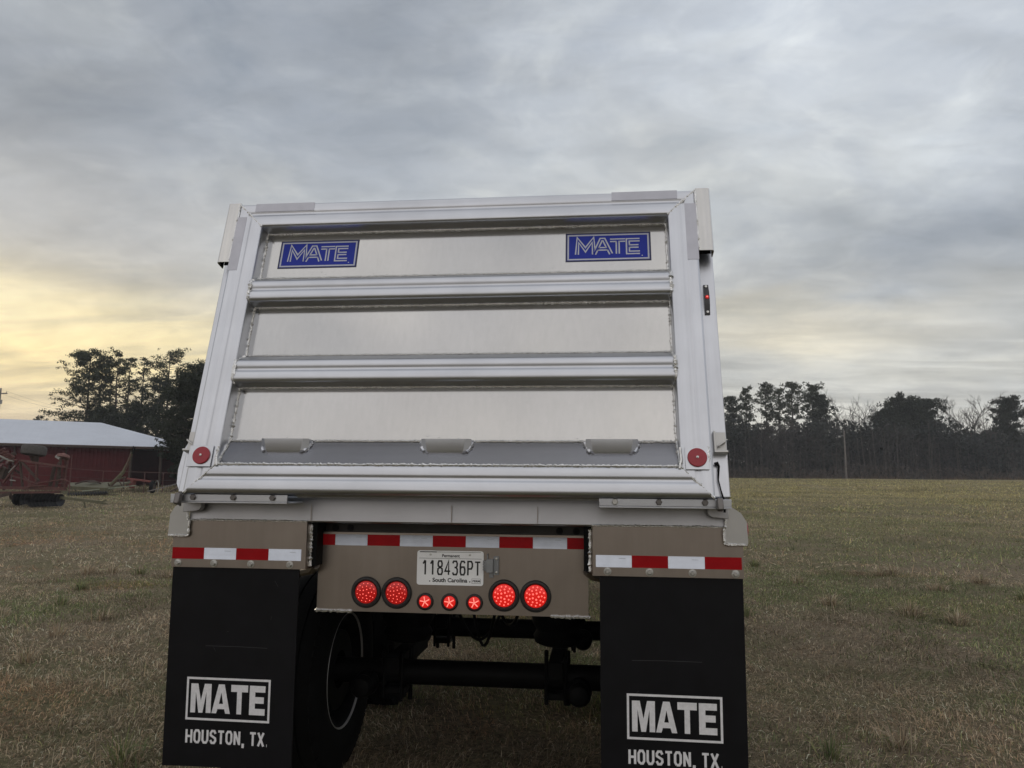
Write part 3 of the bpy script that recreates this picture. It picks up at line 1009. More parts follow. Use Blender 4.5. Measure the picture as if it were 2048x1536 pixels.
    # rubber mud flaps with printing
    for sx in (-1, 1):
        b = MB()
        nx, nz = 10, 18
        x0, x1, z0, z1 = .668, 1.2655, .314, 1.188
        def S_(u, w_, d):
            X = x0 + (x1 - x0) * u; Z = z0 + (z1 - z0) * w_
            bow = .010 * math.sin(u * 3.1 + .4 * sx) * (1 - w_) + .012 * (1 - w_) ** 2
            return (sx * X, .010 + bow + d, Z)
        vs = [S_(i / nx, j / nz, d) for d in (0, .008) for j in range(nz + 1) for i in range(nx + 1)]
        k = (nx + 1) * (nz + 1)
        fs = []
        for j in range(nz):
            for i in range(nx):
                a = j * (nx + 1) + i
                fs += [(a, a + 1, a + nx + 2, a + nx + 1), (k + a, k + a + nx + 1, k + a + nx + 2, k + a + 1)]
        edge = [i for i in range(nx)] + [nx + j * (nx + 1) for j in range(nz)] + [nz * (nx + 1) + i for i in range(nx, 0, -1)] + [j * (nx + 1) for j in range(nz, 0, -1)]
        for i in range(len(edge)):
            a, c = edge[i], edge[(i + 1) % len(edge)]
            fs.append((a, c, c + k, a + k))
        b.add(vs, fs)
        # moulded outline near the bottom and at the fold line
        def FT(x, y, h): 
            u = (abs(x) - x0) / (x1 - x0); w_ = (y - z0) / (z1 - z0)
            p = S_(u, w_, -h); return p
        sgn = sx
        stroke(b, [(sgn * .80, .83), (sgn * .93, .8325), (sgn * 1.09, .832)], .0022, FT, .0008, 2)
        for q in range(7):
            xa, za = rnd.uniform(.72, 1.2), rnd.uniform(.42, 1.1)
            stroke(b, [(sgn * xa, za), (sgn * (xa + rnd.uniform(-.03, .03)), za + rnd.uniform(-.05, .05))], .0014, FT, .0008, 2)
        fl = b.build('mud_flap', [M_flap, mat('flap_mould_line', (.0055, .0055, .007), .6), mat('flap_scratch', (.030, .030, .033), .6)], TR)
        b = MB()
        a0, a1, zt, zb = (-1.168, -.777, .696, .5125) if sx < 0 else (.777, 1.168, .696, .5125)
        fw = .0095
        for p in [[(a0, zt - fw / 2), (a1, zt - fw / 2)], [(a0, zb + fw / 2), (a1, zb + fw / 2)]]: stroke(b, p, fw, FT, .0012, 0)
        for p in [[(a0 + fw / 2, zb + fw), (a0 + fw / 2, zt - fw)], [(a1 - fw / 2, zb + fw), (a1 - fw / 2, zt - fw)]]: stroke(b, p, fw, FT, .0012, 0)
        hz, lz = zt - .028, zb + .031
        ht = hz - lz
        def poly(pts, ox, ww, quads):
            b.add([FT(ox + p[0] * ww, lz + p[1] * ht, .0012) for p in pts], quads, 0)
        LX = a0 + .021
        # M
        poly([(0, 0), (.24, 0), (.24, 1), (0, 1), (.34, 1), (.5, .42), (.66, 1), (.76, 1), (1, 1), (1, 0), (.76, 0), (.24, .72), (.40, 0), (.60, 0), (.76, .72)],
             LX, .095, [(0, 1, 2, 3), (2, 11, 12, 5, 4), (12, 13, 5), (13, 14, 7, 6, 5), (10, 9, 8, 7)])
        # A
        poly([(0, 0), (.25, 0), (.66, 1), (.34, 1), (1, 0), (.75, 0), (.32, .15), (.68, .15), (.39, .33), (.61, .33), (.5, .72)],
             LX + .099, .086, [(0, 1, 6, 8, 10, 3), (3, 10, 2), (10, 9, 7, 5, 4, 2), (6, 7, 9, 8)])
        # T
        poly([(0, 1), (1, 1), (1, .76), (.64, .76), (.64, 0), (.36, 0), (.36, .76), (0, .76)], LX + .187, .079, [(7, 6, 3, 2, 1, 0), (6, 5, 4, 3)])
        # E
        poly([(0, 0), (.36, 0), (1, 0), (1, .22), (.36, .22), (.36, .40), (.92, .40), (.92, .62), (.36, .62), (.36, .78), (1, .78), (1, 1), (.36, 1), (0, 1)],
             LX + .274, .073, [(0, 1, 4, 5, 8, 9, 12, 13), (1, 2, 3, 4), (5, 6, 7, 8), (9, 10, 11, 12)])
        put_strokes(b, 'HOUSTON, TX.', FT, a0 + .007, a1 - .004, .414, .471, .0012, 0, .0098, .38, {',': .35, '.': .30, ' ': .25})
        b.build('flap_lettering', M_print, fl, smooth=0, recalc=False)

    # lamp panel in the middle
    yc = .1119
    b = MB()
    pr = [(.6185, 0), (-.6185, 0)]
    cut = [(-.6185, .983), (.6185, .983), (.6185, 1.305), (.592, 1.336), (-.6185, 1.336)]
    b.prism(cut, lambda x, z: (x, yc, z), lambda x, z: (x, yc + .006, z))
    b.box(.612, .6185, yc + .0065, yc + .09, .99, 1.30)
    b.box(-.6185, -.612, yc + .0065, yc + .09, .99, 1.30)
    b.box(-.6185, .6185, yc + .0065, yc + .06, .983, .989)
    b.box(-.6185, .6185, yc + .0065, yc + .05, 1.330, 1.336)
    weld(b, [(-.625, yc - .002, .984), (-.45, yc - .002, .984)], .0075, m=1)
    weld(b, [(.45, yc - .002, .984), (.627, yc - .002, .984)], .0075, m=1)
    lp = b.build('lamp_panel', [M_plate, M_weld], TR)
    b = MB()
    xs = [-.6165] + [-.5418 + .1524 * i for i in range(8)] + [.6165]
    for i in range(9):
        red = i % 2 == 0
        b.box(xs[i], xs[i + 1] - .0006, yc - .0012, yc - .0003, 1.2766, 1.3262, 0 if red else 1)
        if not red:
            b.box(xs[i] + .098, xs[i] + .126, yc - .0015, yc - .0013, 1.314, 1.3152, 2)
    b.build('reflective_tape', [M_red, M_wtape, M_lampgrey], lp, smooth=0)
    for X, brighter in ((-.3870, 0), (-.2455, 0), (.2440, 1), (.3855, 1)):
        b = MB()
        T = lambda x, y, h: (X + x, yc - .0004 - h, 1.0693 + y)
        b.lathe([(.0695, 0), (.0700, .005), (.066, .012), (.058, .014), (.0535, .010), (.0500, .006)], 44, T)
        tl = b.build('tail_lamp', M_grom, lp)
        b = MB()
        b.lathe([(.0498, .0061), (.046, .0095), (.03, .0118), (.012, .0126), (0, .0128)], 40, T)
        b.build('lens', M_lens if not brighter else M_lens2, tl)
        b = MB()
        for rr, kk in ((.014, 5), (.0275, 9), (.040, 13)):
            for i in range(kk):
                a = 2 * math.pi * (i + .5 * (kk % 2)) / kk + rr * 40
                cx_, cy_ = rr * math.cos(a), rr * math.sin(a)
                s_ = .0029 if not brighter else .0046
                hz = .0127 - rr * rr * 2.2
                b.lathe([(s_, hz), (s_ * .7, hz + .0016), (0, hz + .0022)], 7, lambda x, y, h: T(cx_ + x, cy_ + y, h))
        b.build('led_dots', M_led, tl)
    for X in (-.1135, -.0015, .1110):
        b = MB()
        T = lambda x, y, h: (X + x, yc - .0004 - h, 1.0345 + y)
        b.lathe([(.0385, 0), (.0388, .004), (.036, .010), (.031, .012), (.0285, .009), (.0272, .005)], 36, T)
        ml = b.build('marker_lamp', M_grom, lp)
        b = MB()
        b.lathe([(.0270, .0051), (.022, .008), (.010, .0098), (0, .010)], 32, T)
        b.build('lens', M_lens2, ml)
        b = MB()
        for i in range(5):
            a = 2 * math.pi * i / 5 + .35
            stroke(b, [(.0035 * math.cos(a), .0035 * math.sin(a)), (.0225 * math.cos(a + .12), .0225 * math.sin(a + .12))], .0042, T, .0103, 0)
        b.lathe([(.0035, .0102), (0, .012)], 8, T)
        b.build('led_star', M_led2, ml, recalc=False)
    # number plate
    b = MB()
    T = lambda x, y, h: (-.1539 + x, yc - .004 - h, 1.1080 + y)
    w_, h_, r_ = .3048, .1524, .012
    rp = []
    for cx_, cy_, a0 in ((w_ - r_, r_, -90), (w_ - r_, h_ - r_, 0), (r_, h_ - r_, 90), (r_, r_, 180)):
        rp += [(cx_ + r_ * math.cos(math.radians(a0 + q)), cy_ + r_ * math.sin(math.radians(a0 + q))) for q in (0, 22.5, 45, 67.5, 90)]
    b.prism(rp, lambda x, y: T(x, y, 0), lambda x, y: T(x, y, .002))
    npl = b.build('number_plate', M_plateW, lp, bevel=.0006)
    b = MB()
    b.box(.012, .292, .1458, .1472, .0023, .0027, 0, T)
    b.box(.012, .090, .1445, .1482, .0023, .0029, 0, T)
    b.box(.010, .296, .1175, .1188, .0023, .0027, 0, T)
    put_text(b, 'Permanent', T, .115, .196, .1235, .1375, .0027, 0, .022)
    put_strokes(b, '118436PT', T, .026, .290, .046, .1085, .0027, 0, .0072, .42)
    put_text(b, 'South Carolina', T, .073, .232, .0135, .0325, .0027, 0, .028)
    for X in (.060, .243): b.disc(.0030, 10, lambda x, y, h: T(X + x, .0175 + y, h), .0027, 0)
    put_text(b, 'PERM', T, .256, .289, .0165, .0255, .0027, 0, .03)
    stroke(b, [(.252, .011), (.292, .011), (.292, .031), (.252, .031)], .0010, T, .0026, 0, True)
    for X in (.062, .242):
        b.lathe([(.0052, .0024), (.0052, .004), (0, .0048)], 8, lambda x, y, h: T(X + x, .1355 + y, h), 1)
    b.build('plate_lettering', [M_ink, M_galv], npl, smooth=0, recalc=False)
    # plate lamp on its bracket
    b = MB()
    b.box(.1575, .168, yc - .022, yc - .0005, 1.176, 1.222)
    for i in range(4): b.box(.1495, .1575, yc - .020, yc - .006, 1.178 + i * .0115, 1.186 + i * .0115)
    b.box(.166, .196, yc - .030, yc - .0005, 1.170, 1.228)
    b.box(.196, .220, yc - .012, yc - .0005, 1.158, 1.240)
    b.box(.176, .196, yc - .006, yc - .0005, 1.145, 1.168)
    for z in (1.170, 1.230): b.lathe([(.006, .0125), (.006, .016), (0, .017)], 8, lambda x, y, h: (.210 + x, yc - h, z + y), 1)
    b.tube([(.170, yc - .012, 1.226), (.168, yc - .012, 1.245), (.170, yc - .002, 1.25)], .003, 6)
    b.build('plate_lamp', [M_lampgrey, M_galv], lp, bevel=.003)


build_rear()


def build_running_gear():
    # chassis rails, cross tubes, air lines
    for sx in (-1, 1):
        b = MB()
        x0, x1 = sorted((sx * .39, sx * .49))
        b.box(x0, x1, .31, 9.6, 1.06, 1.42)
        b.build('chassis_rail', M_dark, TR, bevel=.006)
    b = MB()
    b.box(-.389, .389, .55, .66, 1.00, 1.20)
    b.build('chassis_crossmember', M_dark, TR, bevel=.01)
    b = MB()
    b.box(-.389, .389, 2.1, 2.22, 1.02, 1.25)
    b.build('chassis_crossmember', M_dark, TR, bevel=.01)
    b = MB()
    for X0, X1, sag in ((-.10, .16, .22), (.16, -.02, .25), (.30, .12, .14)):
        P = [(X0 + (X1 - X0) * k / 12, .62 + .25 * k / 12, 1.03 - sag * math.sin(math.pi * k / 12) - .12 * k / 12) for k in range(13)]
        b.tube(P, .0085, 7)
    b.tube([(-.085, .60, 1.03), (-.09, .61, .86), (-.075, .66, .72)], .006, 6)
    b.build('air_lines', M_dark, TR)
    # one axle with its parts, copied forward
    AXZ = .538
    ax = None
    b = MB()
    b.tube([(-1.02, 0, 0), (1.02, 0, 0)], .066, 28)
    axle = b.build('axle', M_dark, TR, (0, .90, AXZ))
    subs = []
    for sx in (-1, 1):
        b = MB()
        X = sx * .44
        T = lambda x, y, z: (X + x, .24 + y, z + .12)
        b.lathe([(.10, .0), (.135, .015), (.145, .05), (.125, .085), (.150, .12), (.155, .17), (.135, .215), (.150, .25), (.140, .30), (.12, .32), (.0, .322)], 28, T)
        b.lathe([(.10, .0), (0, .0)], 28, T)
        subs.append(b.build('air_spring', M_rubber, axle))
        b = MB()
        X = sx * .44
        b.box(X - .04, X + .04, -.10, .62, .0, .095)
        b.box(X - .06, X + .06, -.07, .07, -.105, -.07)
        b.tube([(X - .05, -.078, -.125), (X - .05, -.078, .12)], .010, 8); b.tube([(X + .05, -.078, -.125), (X + .05, -.078, .12)], .010, 8)
        b.tube([(X - .06, .085, -.17), (X - .06, .085, .12)], .012, 8); b.tube([(X + .06, .085, -.17), (X + .06, .085, .12)], .012, 8)
        subs.append(b.build('trailing_arm', M_dark, axle, bevel=.006))
        b = MB()
        X = sx * .565
        T = lambda x, y, z: (X + x, -.10 - z, -.03 + y)
        b.lathe([(0, 0), (.04, .0), (.060, .012), (.066, .04), (.060, .07), (.046, .085), (.056, .10), (.060, .13), (.046, .16), (.02, .17), (0, .17)], 24, T)
        b.tube([T(0, 0, .0), T(0, 0, -.14)], .012, 8)
        subs.append(b.build('brake_chamber', M_dark, axle))
        b = MB()
        b.lathe([(.10, .0), (.207, .0), (.212, .02), (.212, .16), (.19, .175), (.10, .175)], 36, lambda x, y, z: (sx * (.76 + z), x, y))
        subs.append(b.build('brake_drum', M_dark, axle))
    a2 = axle.copy(); COL.objects.link(a2); a2.location = (0, 2.22, AXZ)
    for s_ in subs:
        c = s_.copy(); COL.objects.link(c); c.parent = a2
    # one wheel, copied to every place
    b = MB()
    prof = [(.292, -.105), (.300, -.118), (.36, -.138), (.43, -.140), (.485, -.128), (.513, -.118), (.530, -.108), (.536, -.09), (.537, -.045), (.530, -.043), (.530, -.037), (.538, -.035), (.538, .035), (.530, .037), (.530, .043), (.537, .045),
            (.536, .09), (.530, .108), (.513, .118), (.485, .128), (.43, .140), (.36, .138), (.300, .118), (.292, .105)]
    b.lathe(prof, 72, lambda x, y, z: (z, x, y))
    for k in range(64):     # shoulder lugs
        a = 2 * math.pi * k / 64
        for s_ in (-1, 1):
            p = [(z_, r_, a + da) for z_, r_ in ((.118, .506), (.108, .530)) for da in (-.028, .028)]
            q = [(.1215, .507, a), (.1105, .5325, a)]
            V = []
            for (z_, r_) in ((.124, .508), (.111, .5335)):
                for da in (-.026, .026):
                    V.append((s_ * z_, r_ * math.cos(a + da), r_ * math.sin(a + da)))
            for (z_, r_) in ((.112, .500), (.10, .522)):
                for da in (-.026, .026):
                    V.append((s_ * z_, r_ * math.cos(a + da), r_ * math.sin(a + da)))
            b.hexa([V[0], V[1], V[3], V[2], V[4], V[5], V[7], V[6]])
    tyre0 = b
    wheels = []
    WH = bpy.data.objects.new('wheel', None); COL.objects.link(WH); WH.parent = TR
    ty = tyre0.build('tyre', M_rubber, WH)
    b = MB()
    b.lathe([(.298, -.112), (.303, -.108), (.303, -.104), (.290, -.100), (.272, -.085), (.262, -.02), (.258, .05), (.272, .09), (.290, .104), (.303, .104), (.303, .108), (.298, .112), (.284, .104), (.262, .092),
             (.248, .05), (.252, -.02), (.262, -.080), (.284, -.104), (.298, -.112)], 64, lambda x, y, z: (z, x, y), 0)
    b.lathe([(.250, .050), (.14, .062), (.138, .055), (.250, .043)], 48, lambda x, y, z: (z, x, y), 1)
    for sg in (-1, 1):      # polished flange ring
        b.lathe([(.2955, sg * .110), (.3035, sg * .114), (.3055, sg * .118), (.302, sg * .1215), (.2975, sg * .1185), (.295, sg * .111)], 72, lambda x, y, z: (z, x, y), 2)
    ri = b.build('rim', [M_dark, M_dark, mat('rim_flange', (.42, .42, .42), .35, .5, var=(10, .1))], WH)
    pos = [(sx * X, Y, AXZ, sx) for Y in (.90, 2.22) for sx in (-1, 1) for X in (.845, 1.158)]
    for i, (X, Y, Z, sx) in enumerate(pos):
        if i == 0: w_ = WH
        else:
            w_ = WH.copy(); COL.objects.link(w_); w_.parent = TR
            for c in (ty, ri):
                k = c.copy(); COL.objects.link(k); k.parent = w_
        w_.location = (X, Y, Z)
        inner = abs(X) < 1
        w_.rotation_euler = (rnd.uniform(0, 6), 0, 0 if (sx < 0) == (not inner) else math.pi)


build_running_gear()


# ------------------------------------------------------------------ vegetation
def quad_cloud(P, size, tone, stretch=None, upbias=0.0):
    """n random small leaf-spray quads at P, each bent into a diamond."""
    n = len(P)
    a = nr.normal(0, 1, (n, 3)); a[:, 2] += upbias
    if stretch is not None: a = a * stretch
    a /= np.linalg.norm(a, axis=1)[:, None] + 1e-9
    b = np.cross(a, nr.normal(0, 1, (n, 3))); b /= np.linalg.norm(b, axis=1)[:, None] + 1e-9
    l = size[:, None] if size.ndim == 1 else size[:, :1]
    w = l * .42 if size.ndim == 1 else size[:, 1:2]
    V = np.stack([P - a * l * .5, P + b * w * .5 + a * l * .08, P + a * l * .5, P - b * w * .5 - a * l * .05], 1).reshape(-1, 3)
    return V, np.repeat(tone, 4)


def leaf_obj(name, V, tone, material, parent=None, loc=(0, 0, 0)):
    n = len(V) // 4
    me = raw_mesh(name, V, np.arange(n * 4), np.arange(n) * 4, np.full(n, 4), [material], attr=tone)
    o = bpy.data.objects.new(name, me)
    COL.objects.link(o)
    o.location = loc
    if parent: o.parent = parent
    return o


def pine(label, px, top, D, halfw, low=.35, dense=1.0, material=None, leafs=.5, group=None, name='pine_tree', cat='tree', lean=0.0, lumps=1.0, flat=.55, base=None, topw=.6):
    """A pine from its place: px = bearing in photo pixels, top = pixel row of its tip, D = distance; halfw = crown half width in m."""
    material = material or M_pine
    q = pt(px, top, D)
    gx, gy = q.x, q.y
    gz = float(ground_h(gx, gy)) if base is None else base
    H = q.z - gz
    t = thing(name, label, cat, (gx, gy, gz), 0, group)
    mb = MB()
    bend = [(lean * H * .12 * math.sin(k / 8 * 2.2) + rnd.uniform(-.06, .06), rnd.uniform(-.06, .06), H * .97 * k / 8) for k in range(9)]
    rad = [max(.035, .0165 * H * (1 - .9 * k / 8)) for k in range(9)]
    rad[0] *= 1.35
    mb.tube([(x, y, z - (.3 if i == 0 else 0)) for i, (x, y, z) in enumerate(bend)], rad, 8)
    axis = lambda s: Vector(bend[min(8, int(s * 8))]).lerp(Vector(bend[min(8, int(s * 8) + 1)]), s * 8 - int(s * 8))
    Ps, Ts, Ss = [], [], []
    nb = int(34 * lumps + H * 1.0)
    for i in range(nb):
        s = low + (1 - low) * ((i + rnd.random()) / nb) ** .9
        f = (s - low) / (1 - low)
        env = (math.sin(min(1, f * 1.25 + .18) * math.pi * .5)) * (1 - topw * max(0, (f - .45) / .55) ** 1.6)
        L = halfw * env * (rnd.uniform(.50, 1.04) if D < 100 else rnd.uniform(.35, 1.0))
        a = rnd.uniform(0, 2 * math.pi)
        p0 = axis(s)
        rise = rnd.uniform(-.05, .35) + .35 * f
        p1 = p0 + Vector((math.cos(a) * L, math.sin(a) * L, L * rise))
        pm = p0.lerp(p1, .5) + Vector((0, 0, -.05 * L))
        rb = max(.018, .0045 * H * (1 - f * .6))
        mb.tube([p0, pm, p1], [rb, rb * .7, rb * .3], 5)
        # clumps of needles along the outer limb and its side twigs
        for k in range(int(rnd.uniform(4.0, 8.0) * lumps)):
            u = rnd.uniform(.35, 1.06)
            c = p0.lerp(p1, u) + Vector((rnd.gauss(0, .20), rnd.gauss(0, .20), rnd.gauss(.05, .12))) * max(L, .8) * .85
            cr = rnd.uniform(.22, .62) * (.45 + .14 * halfw)
            n = int(rnd.uniform(14, 30) * dense * (cr / leafs) ** 1.3 * .72)
            P = nr.normal(0, 1, (n, 3)); P /= np.linalg.norm(P, axis=1)[:, None]
            P *= (nr.random((n, 1)) ** .5) * cr
            P[:, 2] *= flat
            Ps.append(P + np.array(c)); Ss.append(nr.uniform(.55, 1.25, n) * leafs * .64)
            Ts.append(np.clip(nr.normal(rnd.uniform(.2, .75), .18, n) + P[:, 2] / cr * .12, 0, 1))  # tone rises towards the top of each clump
    tr = mb.build('trunk', M_bark, t, smooth=60, recalc=False)
    P = np.concatenate(Ps); 
    V, T = quad_cloud(P, np.concatenate(Ss), np.concatenate(Ts), upbias=.25)
    leaf_obj('crown', V, T, material, t)
    return t


def bare_tree(label, px, top, D, spread, group=None, fine=3.0, base=None, name='bare_tree'):
    q = pt(px, top, D)
    gz = float(ground_h(q.x, q.y))
    H = q.z - gz
    t = thing(name, label, 'tree', (q.x, q.y, gz), 0, group)
    tr = MB(); cr = MB()
    def grow(p, d, L, r, lvl):
        n = 3
        pts, rs = [p], [r]
        for k in range(n):
            d = (d + Vector((rnd.gauss(0, .13), rnd.gauss(0, .13), rnd.gauss(.05, .06)))).normalized()
            pts.append(pts[-1] + d * L / n); rs.append(r * (1 - .55 * (k + 1) / n))
        (tr if lvl == 0 else cr).tube(pts, rs, 6 if lvl < 2 else 3, cap=False)
        if lvl >= 4: return
        kids = (6, 5, 5, 4)[lvl]
        for k in range(kids):
            u = .35 + .65 * (k + rnd.random()) / kids if lvl else .42 + .58 * (k + rnd.random()) / kids
            i = min(n - 1, int(u * n)); a = pts[i].lerp(pts[i + 1], u * n - i)
            ax = d.orthogonal(); ax.rotate(Matrix.Rotation(rnd.uniform(0, 6.28), 3, d))
            dd = (d * rnd.uniform(.7, 1.1) + ax * rnd.uniform(.45, .95) * spread + Vector((0, 0, .25))).normalized()
            grow(a, dd, L * rnd.uniform(.42, .62), max(.022, r * .5), lvl + 1)
    grow(Vector((0, 0, -.2)), Vector((0, 0, 1)), H * .62, H * .014, 0)
    tr.build('trunk', M_bare, t, smooth=60, recalc=False)
    cr.build('crown', M_bare, t, smooth=60, recalc=False)
    return t


# VEG
# --- tall pines behind the barn
PG = 'tall pines behind the red barn'
pine('tall loose pine standing farthest left behind the white barn roof', 183, 704, 90, 4.3, .06, 1.3, leafs=.42, group=PG, lumps=2.0, topw=.62, flat=.5)
pine('slim pine close beside the leftmost pine behind the barn roof', 206, 722, 92, 2.4, .12, 1.25, leafs=.42, group=PG, flat=.5)
pine('tall pine with a bare straight trunk third from the left behind the barn', 239, 702, 90, 2.9, .12, 1.25, leafs=.42, group=PG, lumps=1.1, flat=.5)
pine('pine with a narrow pointed crown between two taller pines behind the barn', 262, 712, 94, 2.5, .12, 1.25, leafs=.42, group=PG, flat=.5)
pine('loose pine left of the round topped pine behind the barn', 290, 716, 95, 2.7, .12, 1.25, leafs=.42, group=PG, flat=.5)
pine('pine with a high round crown standing above the barn roof end', 341, 703, 92, 3.6, .3, 1.2, leafs=.42, group=PG, lumps=1.25, topw=.45, flat=.55)
pine('thin topped pine half hidden by the edge of the trailer gate', 400, 722, 94, 3.6, .3, 1.0, leafs=.42, group=PG, flat=.5)
pine('dark dense pine lower than its neighbours beside the trailer edge', 322, 758, 86, 3.1, .1, 1.6, M_pined, .45, PG, lumps=1.3, flat=.6)
pine('dense dark cedar drooping over the end of the white barn roof', 378, 752, 60, 2.7, .05, 2.0, M_pined, .36, None, 'cedar_tree', lumps=2.0, topw=.75, flat=.7)
pine('dark bushy cedar right beside the trailer above the barn end', 412, 735, 66, 3.3, .05, 2.0, M_pined, .4, None, 'cedar_tree', lumps=2.0, topw=.7, flat=.7)
pine('small dark round tree far away over the left end of the barn roof', 84, 833, 150, 2.6, .3, 1.2, M_pined, .6, None, 'distant_tree', base=4.0)
for px, tp, lb in ((205, 822, 'low dark evergreen under the tall pines at the roof ridge'), (285, 815, 'low dark evergreen under the loose pine behind the barn roof'), (245, 832, 'lowest dark evergreen tucked behind the barn roof slope')):
    pine(lb, px, tp, 84, 3.4, .02, 1.5, M_pined, .5, 'low evergreens behind the barn', 'evergreen_tree', lumps=1.6, flat=.8)

# --- trees standing out of the far wood on the right
RG = 'pines rising out of the far wood'
for lb, px, tp, D, hw, low, dn, lu, mt in [
    ('leftmost far pine, half behind the trailer edge on the right', 1462, 792, 140, 3.6, .35, 1.3, 1.3, M_pined),
    ('slim far pine with a small top, second right of the trailer', 1491, 774, 140, 2.5, .45, 1.0, 1.0, M_pine),
    ('far pine with a tall rounded top, third right of the trailer', 1530, 766, 142, 3.2, .45, 1.1, 1.15, M_pine),
    ('narrow far pine between two broad tops', 1556, 776, 146, 2.3, .4, .9, 1.0, M_pine),
    ('tallest far pine with an open flat top', 1582, 763, 142, 3.3, .5, 1.0, 1.15, M_pine),
    ('broad far pine left of the bare treetops', 1622, 768, 142, 3.5, .5, 1.0, 1.2, M_pine),
    ('dark dense far pine just left of the bare treetops', 1640, 788, 138, 3.2, .4, 1.8, 1.3, M_pined),
    ('left lobe of dark spreading pines, small and low', 1772, 818, 136, 3.3, .5, 2.0, 1.4, M_pined),
    ('middle of the dark spreading pines, broad rounded top', 1806, 799, 138, 4.6, .5, 2.2, 1.8, M_pined),
    ('right of the dark spreading pines, wide flat top', 1850, 800, 140, 4.2, .5, 1.9, 1.5, M_pined),
    ('rounded pine alone at the right edge of the picture', 2014, 797, 136, 3.6, .45, 1.8, 1.5, M_pined)]:
    pine(lb, px, tp, D, hw, low, dn, mt, .62, RG, lumps=lu * 1.25, flat=.8, topw=.62)
BG = 'bare trees standing above the far wood'
bare_tree('bare tree with a fan of twigs right of the dark far pine', 1690, 786, 142, 1.0, BG)
bare_tree('bare spreading tree left of the dark umbrella pines', 1718, 797, 144, 1.1, BG)
bare_tree('small bare tree between the two bare fans', 1745, 815, 144, 1.0, BG)
bare_tree('tall bare tree standing alone between dark pines on the right', 1938, 788, 140, .8, BG)
bare_tree('small bare sapling right of the spreading pines', 1898, 822, 142, .7, BG)
bare_tree('thin bare tree at the right edge behind the rounded pine', 2044, 800, 146, .8, BG)
bare_tree('low bare tree right of the lone bare tree', 1965, 825, 142, .8, BG)


